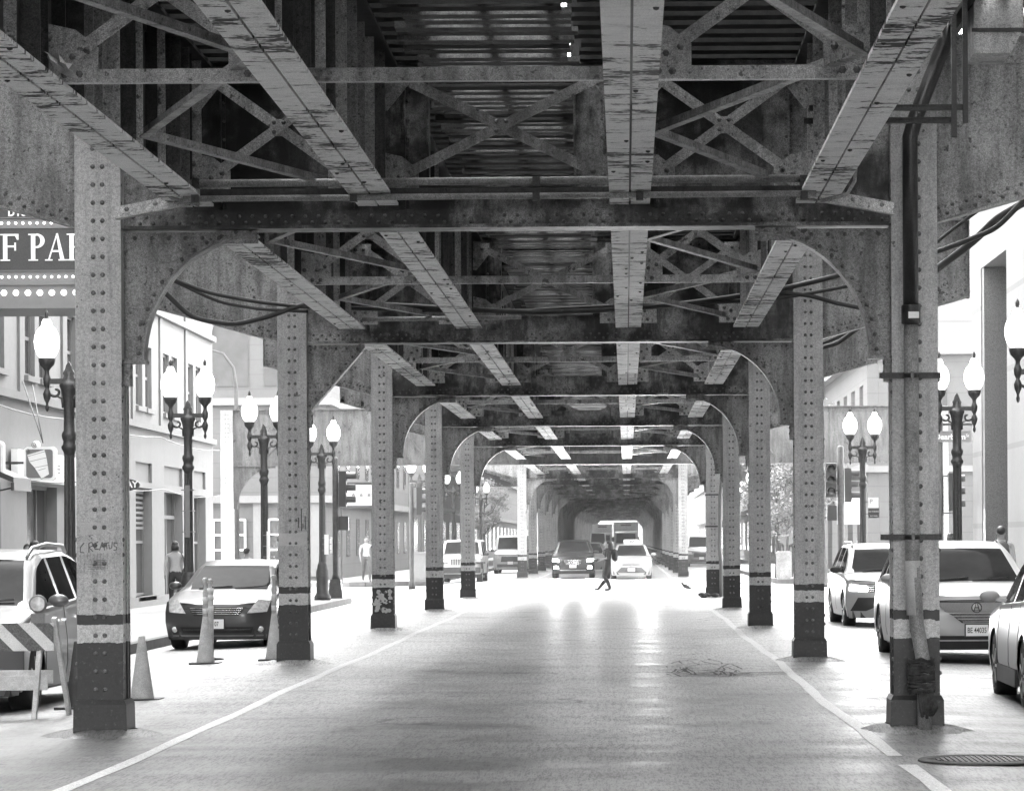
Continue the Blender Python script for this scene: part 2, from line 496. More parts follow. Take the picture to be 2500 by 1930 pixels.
def build_ground():
    g = MB(); g.poly([(-900, -60, -.16), (900, -60, -.16), (900, 2500, -.16), (-900, 2500, -.16)])
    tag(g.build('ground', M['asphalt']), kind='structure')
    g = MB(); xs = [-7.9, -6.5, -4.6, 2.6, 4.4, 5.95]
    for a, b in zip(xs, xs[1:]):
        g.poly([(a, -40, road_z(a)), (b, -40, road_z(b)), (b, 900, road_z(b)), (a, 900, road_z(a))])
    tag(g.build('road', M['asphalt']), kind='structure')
    g = MB(); g.poly([(-160, 92, -.135), (-7.9, 92, -.135), (-7.9, 119, -.135), (-160, 119, -.135)])
    g.poly([(5.95, 92, -.135), (160, 92, -.135), (160, 119, -.135), (5.95, 119, -.135)])
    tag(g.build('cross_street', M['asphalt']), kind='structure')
    # sidewalks with kerbs; the corners are rounded
    def walk(x_in, x_out, y0, y1, r0, r1, name):
        s = 1 if x_out > x_in else -1
        pts = []
        if r0:
            for k in range(9):
                t = PI/2 * k / 8
                pts.append((x_in + s*(r0 - r0*math.sin(t)), y0 + r0 - r0*math.cos(t)))
        else: pts.append((x_in, y0))
        if r0: pts = pts[::1]
        if r1:
            for k in range(9):
                t = PI/2 * k / 8
                pts.append((x_in + s*(r1 - r1*math.cos(t)), y1 - r1 + r1*math.sin(t)))
        else: pts.append((x_in, y1))
        if r0:
            a = pts[:9]; a.sort(key=lambda p: -abs(p[0]-x_in)); pts = a + pts[9:]
        full = [(x_out, y0)] + pts + [(x_out, y1)]
        m = MB(); m.prism([(p[0], p[1]) for p in full], -.2, .03, 'xy')
        m.cur = 1
        # kerb stone strip proud of the slab
        for p, q in zip(pts, pts[1:]):
            d = Vector((q[0]-p[0], q[1]-p[1], 0))
            if d.length < .02: continue
            n = Vector((d.y, -d.x, 0)).normalized() * (-s)
            if (n.x * s) < 0 and abs(n.x) > .3: n = -n
            P = Vector((p[0], p[1], 0)); Q = Vector((q[0], q[1], 0))
            m.bar(P + n*.07 + Vector((0,0,-.05)), Q + n*.07 + Vector((0,0,-.05)), .16, .18)
        tag(m.build(name, [M['concrete'], M['kerb']]), kind='structure')
    walk(CURB_L, WALL_L - 1, -40, 90, 0, 3.2, 'left_near_sidewalk')
    walk(CURB_L, WALL_L - 30, 121, 700, 3.2, 0, 'left_far_sidewalk')
    walk(CURB_R, WALL_R + 1, -40, 90, 0, 3.0, 'right_near_sidewalk')
    walk(CURB_R, WALL_R + 30, 121, 700, 3.0, 0, 'right_far_sidewalk')
    # painted edge lines, slightly wavy and worn, and the stop line
    def line(xc, y0, y1, w, ph):
        m = MB(); n = int((y1 - y0) / .7)
        prev = None
        for i in range(n + 1):
            y = y0 + (y1 - y0) * i / n
            x = xc + .022*math.sin(y*.31 + ph) + .012*math.sin(y*.9 + ph*2)
            ww = w * (1 + .08*math.sin(y*2.3 + ph))
            cur = ((x - ww/2, y, .004), (x + ww/2, y, .004))
            if prev: m.poly([prev[0], prev[1], cur[1], cur[0]])
            prev = cur
        return m
    tag(line(-3.77, 10, 87, .115, 0).build('edge_line_left', M['line']), kind='structure')
    tag(line(2.02, 22.9, 87, .12, 1.2).build('edge_line_right', M['line']), kind='structure')
    tag(line(2.02, 10, 22.0, .13, 1.2).build('edge_line_front', M['line']), kind='structure')
    tag(line(-3.8, 124, 420, .13, .7).build('edge_line_left_far', M['line']), kind='structure')
    tag(line(1.98, 124, 420, .13, .2).build('edge_line_right_far', M['line']), kind='structure')
    m = MB()
    for (y, w) in ((90.5, .3), (121.5, .3), (124.3, .3)):
        m.poly([(-7.4, y, road_z(-7.4)+.003), (-4.6, y, .006), (-4.6, y+w, .006), (-7.4, y+w, road_z(-7.4)+.003)])
        m.poly([(-4.6, y, .0061), (2.6, y, .0061), (2.6, y+w, .0061), (-4.6, y+w, .0061)])
    tag(m.build('crosswalk_marking', M['line']), kind='structure')
    m = MB()
    def blob(cx, cy, rx, ry, z):
        pts = []
        for k in range(18):
            t = 2*PI*k/18; q = 1 + random.uniform(-.2, .2)
            pts.append((cx + rx*q*math.cos(t), cy + ry*q*math.sin(t), z))
        m.poly(pts)
    rnd = random.Random(21)
    for _ in range(70):
        x, y = 1.0 + rnd.uniform(-.5, .5), 38.3 + rnd.choice((rnd.uniform(-2, -.6), rnd.uniform(-2.6, 2.0))); a = rnd.uniform(-.35, .35) + (PI/2 if rnd.random() < .25 else 0)
        for k in range(rnd.randint(2, 6)):
            nx, ny = x + .11*math.cos(a), y + .30*math.sin(a); w_ = rnd.uniform(.003, .02)
            d = Vector((nx-x, ny-y, 0)).normalized(); n_ = Vector((-d.y, d.x, 0))*w_
            m.poly([(x-n_.x, y-n_.y, .0035), (nx-n_.x, ny-n_.y, .0035), (nx+n_.x, ny+n_.y, .0035), (x+n_.x, y+n_.y, .0035)])
            x, y = nx, ny; a += rnd.uniform(-.35, .35)
    tag(m.build('crack_seal', simple('tar', .07, .6, var=.4, scale=14, amt=.4)), kind='structure')
build_ground()

mh = thing('manhole_cover', 'round ridged manhole cover in the road at lower right beside the white line', 'manhole cover', (2.62, 22.35, .006))
m = MB(); m.lathe([(.0, .004), (.36, .004), (.36, .0)], n=32)
for k in range(-8, 9):
    hw = math.sqrt(max(0, .34**2 - (k*.04)**2))
    m.box(k*.04 - .011, k*.04 + .011, -hw, hw, .004, .011)
m.build('cover_plate', M['iron'], mh)
m = MB(); m.lathe([(.37, .0), (.37, .012), (.46, .012), (.47, .0)], n=36); m.build('cover_ring', M['kerb'], mh)

# ------------------------------------------------------------------ elevated railway
ORD = ['first', 'second', 'third', 'fourth', 'fifth', 'sixth', 'seventh', 'eighth', 'ninth', 'tenth', 'eleventh', 'twelfth', 'thirteenth', 'fourteenth', 'fifteenth', 'sixteenth', 'seventeenth', 'eighteenth', 'nineteenth', 'twentieth', 'twenty-first', 'twenty-second', 'twenty-third', 'twenty-fourth', 'twenty-fifth', 'twenty-sixth', 'twenty-seventh', 'twenty-eighth', 'twenty-ninth', 'thirtieth']
XL, XR = -4.50, 2.48           # column centres
ZB = 4.33                      # underside of the cross girders
STR = [-3.68, -2.10, .05, 1.64]  # stringers

def column_mesh(x, rivets=True, pipe_side=False):
    m = MB(); m.RIV = 1
    h = .175
    m.box(x-h, x+h, -h, h, .28, 5.95)
    m.box(x-.197, x+.197, -.19, -h, .28, 5.95)
    m.box(x-.197, x+.197, h, .19, .28, 5.95)
    # raised angle legs on the flanks
    for s in (-1, 1):
        for yy in (-h, h-.07):
            m.box(x + s*h, x + s*(h+.012), yy, yy+.07, .3, ZB)
    if rivets:
        z = .40
        while z < 5.8:
            for dx in (-.04, .04): m.rivet((x+dx, -.19, z), .0215, n=8)
            for s in (-1, 1):
                if not (3.2 < z < 4.5): m.rivet((x+s*(h+.012), -h+.035, z), .018, (s, 0, 0))
            z += .154
        for zz in (1.55, 1.68, 2.9, 3.0, .62, .5):
            for s in (-1, 1): m.rivet((x + s*.197, -.183, zz), .022, (s, 0, 0))
    return m

def plinth_mesh(x):
    m = MB()
    m.taper(x, 0, -.1, .27, .232, .232, .226, .226)
    m.taper(x, 0, .27, .31, .226, .226, .205, .205)
    return m

def footing_mesh(x, seed):
    rnd = random.Random(seed); m = MB()
    n = 22; rings = [(.23, .06), (.31, .042), (.40, .015), (.47, -.012)]
    base = len(m.v); m.smooth = True
    off = [rnd.uniform(.88, 1.2) for _ in range(n)]
    for (r, z) in rings:
        for k in range(n):
            t = 2*PI*k/n
            rr = r * (off[k] if r > .29 else 1.1) * (1 + .25*max(0, math.cos(t*2+seed)))
            m.v.append((x + rr*math.cos(t), rr*math.sin(t), z + road_z(x + rr*math.cos(t))))
    for i in range(len(rings)-1):
        for k in range(n):
            k2 = (k+1) % n
            m._f([base+i*n+k, base+(i+1)*n+k, base+(i+1)*n+k2, base+i*n+k2])
    return m

def bracket_mesh(x, s, kind):
    """knee bracket; s=+1 grows to +X from the column face at x, -1 grows to -X"""
    W, H, T = (1.16, 1.10, .17) if kind == 'curved' else (.78, .90, .03)
    zt = ZB - .012
    if kind == 'curved':
        arc = [(W - (W-T)*math.cos(R(a)), -H + (H-.03)*math.sin(R(a))) for a in range(0, 91, 6)]
    else:
        arc = [(T, -H), (W, -.04)]
    m = MB(); m.RIV = 1
    pl = [(0, 0), (0, -H)] + arc + [(W, 0)]
    pw = [(x + s*p[0], zt + p[1]) for p in pl]
    m.prism(pw, -.006, .006)
    # angle strip along the curve on the front, with its rivets, and the flange plate
    for p, q in zip(arc, arc[1:]):
        P = Vector((x + s*p[0], 0, zt + p[1])); Q = Vector((x + s*q[0], 0, zt + q[1]))
        d = (Q - P).normalized(); nrm = Vector((-d.z*s, 0, d.x*s))
        if nrm.z < 0: nrm = -nrm
        e = d * .004
        m.bar(P - e + nrm*.05 + Vector((0, -.012, 0)), Q + e + nrm*.05 + Vector((0, -.012, 0)), .012, .10, up=nrm)
        m.bar(P - e - nrm*.006, Q + e - nrm*.006, .20, .014, up=nrm)
    # arc length rivets
    L = []; acc = 0
    for p, q in zip(arc, arc[1:]):
        l = math.dist(p, q); L.append((acc, l, p, q)); acc += l
    k = .06
    while k < acc - .03:
        for (a0, l, p, q) in L:
            if a0 <= k <= a0 + l:
                t = (k - a0) / l; c = (p[0] + (q[0]-p[0])*t, p[1] + (q[1]-p[1])*t)
                d = Vector((q[0]-p[0], q[1]-p[1])).normalized()
                nn = Vector((-d.y, d.x));  nn = nn if nn.y > 0 else -nn
                m.rivet((x + s*(c[0] + nn.x*.05), -.018, zt + c[1] + nn.y*.05), .02)
                break
        k += .125
    # top angle with rivets; foot plate
    m.box(min(x, x+s*W), max(x, x+s*W), -.02, -.006, zt-.10, zt-.001)
    k = .1
    while k < W - .05:
        m.rivet((x + s*k, -.02, zt - .05), .02); k += .145
    m.box(min(x, x+s*(T+.03)), max(x, x+s*(T+.03)), -.1, .1, zt-H-.025, zt-H)
    m.box(min(x, x+s*.06), max(x, x+s*.06), -.08, .08, zt-H-.22, zt-H-.026)
    for q in (.06, .14): m.rivet((x + s*.06, -.05, zt-H-q), .02, (s, 0, 0))
    return m

def girder_mesh(x0=XL+.197, x1=XR-.197, hole=True, top=5.72, seg=False):
    m = MB(); m.RIV = 1
    if hole:
        m.box(x0, -1.68, -.008, .008, ZB+.03, top)
        m.box(-1.68, -.42, -.008, .008, ZB+.03, ZB+.36)
        m.box(-.42, x1, -.008, .008, ZB+.03, top)
        for xx in (-1.68, -.42): m.box(xx-.01, xx+.01, -.09, .09, ZB+.36, top)
        m.box(-1.67, -.43, -.08, .08, ZB+.36, ZB+.372)
    else:
        m.box(x0, x1, -.008, .008, ZB+.03, top)
    m.box(x0, x1, -.175, .175, ZB, ZB+.012)
    m.box(x0+.02, x1-.02, -.16, .16, ZB+.0121, ZB+.03)
    for s in (-1, 1):
        ya, yb = (-.024, -.008) if s < 0 else (.008, .024)
        m.box(x0, x1, ya, yb, ZB+.03, ZB+.175)
        m.box(x0, x1, ya, yb, top-.14, top)
    m.box(x0, x1, -.15, .15, top, top+.03)
    x = x0 + .08; k = 0
    while x < x1 - .04:
        m.rivet((x, -.024, ZB + .12), .018); m.rivet((x+.057, -.024, ZB + .065), .018)
        m.rivet((x, -.024, top - .07), .018)
        x += .114
    # vertical stiffeners with rivets beside each stringer
    for xs in STR:
        for s in (-1, 1):
            xx = xs + s*.22
            if x0 < xx < x1:
                m.box(xx-.035, xx+.035, -.02, -.008, ZB+.18, top-.15)
                m.box(xx-.006, xx+.006, -.09, -.02, ZB+.18, top-.15)
                z = ZB + .3
                while z < top - .2:
                    m.rivet((xx+.02*s+.004, -.02, z), .016); z += .16
    return m

def cantilever_mesh(s):
    x0 = XL - .197 if s < 0 else XR + .197
    x1 = x0 + s * 2.0
    m = MB(); m.RIV = 1; zb0, zb1, top = ZB+.04, ZB+.60, 5.95
    m.prism([(x0, zb0), (x1, zb1), (x1, top), (x0, top)], -.006, .006)
    A = Vector((x0, 0, zb0)); B = Vector((x1, 0, zb1)); d = (B-A).normalized()
    nrm = Vector((-d.z, 0, d.x));  nrm = nrm if nrm.z > 0 else -nrm
    m.bar(A + nrm*.075 + Vector((0, -.013, 0)), B + nrm*.075 + Vector((0, -.013, 0)), .014, .15, up=nrm)
    m.bar(A - nrm*.008, B - nrm*.008, .26, .016, up=nrm)
    L = (B-A).length; k = .06; j = 0
    while k < L - .04:
        off = .045 if j % 2 else .105
        p = A + d*k + nrm*off
        m.rivet((p.x, -.02, p.z), .019); k += .062; j += 1
    # end post and top angle
    m.box(x1 - s*.10, x1, -.02, -.006, zb1, top)
    m.box(x1 - s*.012, x1, -.12, .12, zb1-.03, top)
    m.box(x0 + s*1.45, x0 + s*1.52, -.02, -.006, zb1-.1, top)
    z = zb1 + .08
    while z < top - .05:
        m.rivet((x1 - s*.055, -.02, z), .019); m.rivet((x0 + s*1.485, -.02, z), .016); z += .14
    m.box(x0, x1, -.1, .1, top, top+.02)
    m.box(x0, x1, -.02, -.006, top-.22, top-.14)
    return m

MESH_CACHE = {}
def cached(name, key, fn, mat, parent, label=None):
    if key in MESH_CACHE:
        o = bpy.data.objects.new(name, MESH_CACHE[key]); COL.objects.link(o)
        o.parent = parent; CH.setdefault(parent.name, []).append(o)
        if label: o['label'] = label
        return o
    o = fn().build(name, mat, parent, label)
    MESH_CACHE[key] = o.data
    return o

BENTS = [26, 41, 56, 71, 86] + [131 + 15*i for i in range(20)]
BG = 'steel bents of the elevated railway'
def bent(i, Y, kl='curved', kr='curved', label=None, detail=True):
    t = thing('steel_bent', label, 'steel bent', (0, Y, 0), 0, BG)
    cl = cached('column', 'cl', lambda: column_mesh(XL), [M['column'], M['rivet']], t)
    cached('plinth', 'pl', lambda: plinth_mesh(XL), M['column'], cl)
    cached('footing', 'fl', lambda: footing_mesh(XL, 1), M['asphalt'], cl)
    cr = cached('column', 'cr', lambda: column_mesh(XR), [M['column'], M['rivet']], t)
    cached('plinth', 'pr', lambda: plinth_mesh(XR), M['column'], cr)
    cached('footing', 'fr', lambda: footing_mesh(XR, 2), M['asphalt'], cr)
    cached('cross_girder', 'g', girder_mesh, [M['girder'], M['rivet']], t)
    cached('knee_bracket', 'bl' + kl, lambda: bracket_mesh(XL+.19, 1, kl), [M['steel'], M['rivet']], t, 'straight diagonal knee bracket' if kl == 'straight' and i < 5 else None)
    cached('knee_bracket', 'br' + kr, lambda: bracket_mesh(XR-.19, -1, kr), [M['steel'], M['rivet']], t)
    cached('cantilever', 'canl', lambda: cantilever_mesh(-1), [M['steel'], M['rivet']], t)
    cached('cantilever', 'canr', lambda: cantilever_mesh(1), [M['steel'], M['rivet']], t)
    return t, cl, cr
near = ['nearest riveted steel bent, with graffiti on its left column and a pipe on its right',
        'second steel bent from the viewer with one straight and one curved knee bracket',
        'third steel bent from the viewer with a torn poster at the left column foot',
        'fourth steel bent from the viewer, pale columns banded black and white near the ground',
        'fifth steel bent from the viewer, last one before the street crossing']
bent_objs = []
for i, Y in enumerate(BENTS):
    if i < 5: lab = near[i]
    else: lab = 'small riveted steel bent, %s beyond the street crossing' % ORD[i-5]
    st = 'straight' if i >= 9 else 'curved'
    bent_objs.append(bent(i, Y, 'straight' if i == 1 else st, st, lab))
# the bent just behind and above the lens side: keeps the roof closed over the viewer
bent(30, 11, 'curved', 'curved', 'riveted steel bent just over the viewer, before the nearest pair of columns')

def stringer_mesh(x, L, seed):
    rnd = random.Random(seed)
    y0, y1 = .18, L - .18
    m = MB(); zb, zt = 4.52, 5.70
    m.cur = 0                                   # web: dark and grimy
    m.box(x-.012, x+.012, y0, y1, zb+.02, zt)
    m.box(x-.17, x+.17, y0, y1, zt, zt+.03)
    for s in (-1, 1):
        m.box(x + s*.012, x + s*.026, y0, y1, zb+.025, zb+.15)
        m.box(x + s*.012, x + s*.026, y0, y1, zt-.13, zt)
    y = y0 + .35
    while y < y1:
        wd = rnd.choice((.075, .09, .12))
        m.cur = rnd.choice((0, 2, 3, 4))
        for s in (-1, 1):
            m.box(x + s*.012, x + s*(.012+wd), y, y+.014, zb+.03, zt-.002)
            m.box(x + s*.026, x + s*.04, y+.014, y+.09, zb+.03, zt-.002)
            for q in range(6): m.rivet((x + s*.04, y+.05, zb + .2 + q*.16), .015, (s, 0, 0), 5)
        y += rnd.choice((.35, .5, .7))
    m.cur = 1                                   # two cover plates underneath with the slit between
    for s in (-1, 1):
        a, b = x + s*.008, x + s*.172
        m.box(min(a, b), max(a, b), y0, y1, zb-.004 if s < 0 else zb, zb+.024)
    y = y0 + .3
    while y < y1:
        if rnd.random() < .35:
            s = rnd.choice((-1, 1))
            m.cur = 0; m.rivet((x + s*rnd.choice((.03, .13)), y, zb-.002), .02, (0, 0, -1), 6); m.cur = 1
        y += .6
    return m

SNAME = ['outer left', 'inner left', 'inner right', 'outer right']
SG = 'longitudinal girders carrying the tracks'
spans = [(-19, 15), (-4, 15), (11, 15)] + [(y, 15) for y in BENTS[:4]] + [(86, 45)] + [(y, 15) for y in BENTS[5:-1]]
spans = [s for s in spans if s[0] > -5]
for_light = [(-34, 15), (-19, 15), (-4, 15)]
for si, (Y, L) in enumerate(spans):
    for k, x in enumerate(STR):
        if si == 0: where = 'in the span just over the viewer'
        elif si == 1: where = 'from the photo top to the nearest bent'
        elif L == 45: where = 'in the long span over the street crossing'
        elif si < 6: where = 'between the %s and %s bents' % (ORD[si-2], ORD[si-1])
        else: where = 'in the %s span beyond the street crossing' % ORD[si-7]
        t = thing('track_girder', '%s track girder with peeling white underside %s' % (SNAME[k], where), 'track girder', (0, Y, 0), 0, SG)
        cached('beam', 's%d_%d_%d' % (k, L, si % 2), lambda: stringer_mesh(x, L, k*7 + (si % 2)), [M['steel_dark'], M['peel'], M['steel_mid'], M['steel'], M['steel_light']], t)

def frame_mesh(xa, xb, full):
    m = MB(); m.RIV = 1; zl, zt = 4.59, 5.62
    a, b = xa + .19, xb - .19
    g = .30 if xb - xa < 1.9 else .2
    if full: m.box(a-.17, b+.17, -.008, .0, zl-.04, zl+.04); m.box(a-.17, b+.17, -.006, .07, zl-.045, zl-.0405)
    def gus(x, s, top):
        if top: pl = [(0, 0), (0, -.34), (.10, -.36), (.28, -.14), (.28, 0)]
        else: pl = [(0, 0), (.36, 0), (.36, .22), (.22, .33), (0, .38)]
        pw = [(x + s*p[0], (zt if top else zl-.045) + p[1]) for p in pl]
        m.prism(pw, -.022, -.010)
        zz = zt if top else zl-.045
        pts = [(.07, -.08), (.07, -.2), (.18, -.07)] if top else [(.06, .05), (.15, .05), (.24, .05), (.06, .16), (.05, .28), (.2, .16), (.29, .2)]
        for p in pts:
            m.rivet((x + s*p[0], -.022, zz + p[1]), .026, (0, -1, 0), 6)
            m.rivet((x + s*p[0], -.034, zz + p[1]), .013, (0, -1, 0), 6)
    if not (full and xb - xa > 1.9):
        for s, x in ((1, a-.17), (-1, b+.17)): gus(x, s, False); gus(x, s, True)
    m.bar((a, .004, zl+.12), (b, .004, zt-.1), .012, .085, up=(0, 1, 0)) if False else None
    if full and xb - xa > 1.9: return m
    def diag(p, q, y, leg):
        P = Vector((p[0], y, p[1])); Q = Vector((q[0], y, q[1])); d = (Q-P).normalized()
        n = Vector((-d.z, 0, d.x))
        m.bar(P, Q, .010, .085, up=n)
        if leg:
            n = n if n.z > 0 else -n
            m.bar(P + n*.042 + Vector((0, .035, 0)), Q + n*.042 + Vector((0, .035, 0)), .07, .009, up=n)
    diag((a, zl+.10), (b, zt-.06), -.028, False)
    diag((a, zt-.06), (b, zl+.10), .006, True)
    cx, cz = (a+b)/2, (zl+zt)/2 + .02
    m.box(cx-.07, cx+.07, -.022, .001, cz-.07, cz+.07)
    for p in ((-.04, .04), (.04, .04), (-.04, -.04)): m.rivet((cx+p[0], -.033, cz+p[1]), .02)
    return m

def lateral_mesh(x, x2, L):
    m = MB(); a, b = x + .17, x2 - .17
    n = max(2, int(L/3.7)); st = (L - .6)/n
    for i in range(n):
        y0, y1 = .3 + st*i, .3 + st*(i+1)
        p, q = ((a, y0, 4.62), (b, y1, 4.62)) if i % 2 else ((b, y0, 4.62), (a, y1, 4.62))
        m.bar(p, q, .07, .010); m.bar((p[0], p[1], 4.655), (q[0], q[1], 4.655), .009, .06)
    return m
for o in [o for o in COL.objects if o.name.startswith('track_girder')]:
    if o.location.y < 90 and o['label'].startswith('outer'):
        L = 45 if o.location.y == 86 else 15; k = 0 if 'left' in o['label'][:12] else 2
        cached('lateral_brace', 'lat%d_%d' % (k, L), lambda: lateral_mesh(STR[k], STR[k+1], L), M['steel'], o)

FG = 'cross frames bracing the track girders'
BAY = ['left track', 'middle', 'right track']
for si, (Y, L) in enumerate(spans):
    if Y > 150: continue
    offs = [(L/2 + .5, 1), (L - .65, 0)] if L == 15 else [(L*q, 1) for q in (.15, .32, .5, .68, .85)] + [(L-.65, 0)]
    if si == 0: offs = []
    for oi, (dy, full) in enumerate(offs):
        for k in range(3):
            if L == 45: where = 'over the street crossing, %s from the viewer' % ORD[oi]
            elif si == 1: where = ('at mid span nearest the viewer' if full else 'just in front of the nearest bent')
            elif si < 6: where = ('at mid span before the %s bent' if full else 'just in front of the %s bent') % ORD[si-1]
            else: where = ('in the middle of the %s span past the crossing' if full else 'ending the %s span past the crossing') % ORD[si-7]
            t = thing('cross_frame', '%s bay X-braced cross frame %s' % (BAY[k], where), 'cross frame', (0, Y + dy, 0), 0, FG)
            cached('brace', 'f%d_%d' % (k, full), lambda: frame_mesh(STR[k], STR[k+1], full), [M['steel_light'] if k != 1 else M['steel'], M['rivet']], t)

# decks: ties, rails and walkways, one thing for each span
def deck(Y, L, label, key):
    t = thing('track_deck', label, 'track deck', (0, Y, 0), 0, 'timber track decks')
    rnd = random.Random(3)
    def ties():
        m = MB(); y = .05
        while y < L - .1:
            for xc in (STR[0]+STR[1], STR[2]+STR[3]):
                xc /= 2; e = rnd.uniform(-.06, .06)
                m.box(xc-1.25+e, xc+1.25+e, y, y+.21, 5.75, 5.95)
            y += .42
        return m
    def rails():
        m = MB()
        for xc in (STR[0]+STR[1], STR[2]+STR[3]):
            for s in (-.75, .75, -1.05, 1.05):
                m.box(xc/2+s-.04, xc/2+s+.04, 0, L, 5.952, 6.10)
        return m
    def planks():
        m = MB(); y = .02
        while y < L - .05:
            e = rnd.uniform(-.10, .03); e2 = rnd.uniform(-.10, .02)
            m.cur = rnd.choice((0, 0, 1))
            m.box(-1.68+e, -.36+e2, y, y+.19, 5.60 + rnd.uniform(-.012, .012), 5.645)
            y += .29
        m.cur = 1
        for x in (-1.55, -1.05, -.55): m.box(x-.05, x+.05, 0, L, 5.66, 5.80)
        return m
    def walk(s):
        def f():
            m = MB()
            x0, x1 = (-6.7, -4.2) if s < 0 else (2.2, 4.68)
            k = x0
            while k < x1 - .1:
                m.box(k, k+.14, 0, L, 6.06, 6.10); k += .2
            return m
        return f
    def joist(s):
        def f():
            m = MB()
            for x in ((-6.65, -5.6, -4.8) if s < 0 else (2.8, 3.6, 4.63)):
                m.box(x-.04, x+.04, .0, L, 5.975, 6.058)
            return m
        return f
    cached('timber_ties', 't'+key, ties, M['timber'], t)
    cached('rails', 'r'+key, rails, M['steel_dark'], t)
    cached('centre_planks', 'p'+key, planks, [M['plank'], M['timber']], t)
    for s, nm in ((-1, 'wl'), (1, 'wr')) if L == 15 else ():
        wlk = cached('walkway', nm+key, walk(s), M['plank'], t)
        cached('joist', 'j'+nm+key, joist(s), M['timber'], wlk)
for si, (Y, L) in enumerate(spans):
    if si == 0: lb = 'dark timber track deck of ties and planks just over the viewer'
    elif si == 1: lb = 'dark timber track deck at the top of the photo, before the nearest bent'
    elif L == 45: lb = 'dark timber track deck of the long span over the street crossing'
    elif si < 6: lb = 'dark timber track deck between the %s and %s bents from the viewer' % (ORD[si-2], ORD[si-1])
    else: lb = 'dark timber track deck of the %s span beyond the street crossing' % ORD[si-7]
    deck(Y, L, lb, str(L))

deck(-19, 15, 'dark timber track deck just behind the viewer', '15')

# wide bent across the whole street at the crossing
t = thing('wide_steel_bent', 'pale wide plate girder bent spanning the whole street at the crossing', 'steel bent', (0, 107, 0))
m = MB(); xa, xb = -14.1, 11.2; zb, zt = 4.36, 6.32
m.box(xa, xb, -.008, .008, zb, zt); m.box(xa, xb, -.2, .2, zt, zt+.03); m.box(xa, xb, -.2, .2, zb-.03, zb)
m.box(xa, xb, -.03, -.008, zb, zb+.18); m.box(xa, xb, -.03, -.008, zt-.14, zt)
x = xa + .2
while x < xb:
    m.rivet((x, -.03, zb+.09), .02); m.rivet((x, -.03, zt-.07), .02); x += .16
m.build('cross_girder', M['steel_mid'], t)
x = xa + 2.6; k = 0
while x < xb - 1:
    m = MB()
    m.box(x-.05, x+.05, -.1, -.031, zb+.18, zt-.14)
    m.bar((x+.1, -.06, zt-.2), (x+(1.3 if k % 2 else -1.3), -.06, zb+.25), .05, .09, up=(0, 1, 0)); x += 3.1; k += 1
    m.build('stiffener', M['steel_mid'], t)
for x, s in ((xa, 1), (xb, -1)):
    c = MB(); c.RIV = 1; c.box(x-.2, x+.2, -.2, .2, -.15, zb+.0); c.box(x-.22, x+.22, -.23, -.2, -.15, zt+.0)
    z = .4
    while z < zt:
        for dx in (-.05, .05): c.rivet((x+dx, -.23, z), .02)
        z += .16
    c.build('column', [M['column'], M['rivet']], t)
    br = MB(); arc = [(1.5 - 1.35*math.cos(R(a)), -1.5 + 1.45*math.sin(R(a))) for a in range(0, 91, 9)]
    br.prism([(x + s*(.2+p[0]), zb - .03 + p[1]) for p in [(0, 0), (0, -1.5)] + arc + [(1.5, 0)]], -.03, .03)
    br.build('knee_bracket', M['steel_mid'], t)

# ------------------------------------------------------------------ station: decks right across the street, dark underneath
t = thing('station_platform', 'dark railway station platform spanning the street far down the road', 'station', (0, 199, 0))
TL = 54
m = MB(); m.box(-12.2, 9.3, 0, TL, 6.2, 6.6); m.build('platform_slab', M['roof_dark'], t)
m = MB(); m.box(-12.2, 9.3, 8, TL-4, 9.6, 9.9)
for y in range(10, TL-6, 12):
    for x in (-10.5, 7.5): m.box(x-.1, x+.1, y, y+.2, 6.6, 9.6)
m.build('canopy', M['roof_dark'], t)
m = MB()
for s, x in ((-1, -4.95), (1, 2.75)):
    m.box(x, x+.2, 2 if s > 0 else 22, TL, -.1, 6.2)
    if s < 0: m.box(x, x+.2, 2, 10, -.1, 6.2)
m.build('side_wall', M['roof_dark'], t)
m = MB(); m.box(-4.7, 2.7, 1.5, TL, 5.0, 5.1); m.build('ceiling', M['roof_dark'], t)
# ------------------------------------------------------------------ buildings
def wall_window(parent, x, s, y0, y1, z0, z1, glass, nx=2, nz=2, depth=.22, frame='trim', sill=True, louvre=False):
    """window in a wall lying in the plane X = x, outside towards s; the opening is a recess box set in front of the wall core"""
    f = MB(); t = .07
    xo = x + s*.02; xi = x - s*(depth-.06)
    for (a, b, c, d) in ((y0, y1, z0, z0+t), (y0, y1, z1-t, z1), (y0, y0+t, z0+t, z1-t), (y1-t, y1, z0+t, z1-t)):
        f.box(xi, xi + s*.07, a, b, c, d)
    for i in range(1, nx):
        yy = y0 + (y1-y0)*i/nx; f.box(xi+s*.005, xi+s*.06, yy-.03, yy+.03, z0+t, z1-t)
    for i in range(1, nz):
        zz = z0 + (z1-z0)*i/nz; f.box(xi+s*.008, xi+s*.055, y0+t, y1-t, zz-.035, zz+.035)
    if sill: f.box(xi, x + s*.09, y0-.1, y1+.1, z0-.12, z0)
    if louvre:
        k = z0 + (z1-z0)*.62
        while k < z1 - .1: f.box(xi, xi+s*.066, y0+t, y1-t, k, k+.06); k += .13
    fo = f.build('window', M[frame], parent)
    g = MB(); g.box(xi - s*.005, xi + s*.03, y0+.01, y1-.01, z0+.01, z1-.01); g.build('pane', glass, fo)

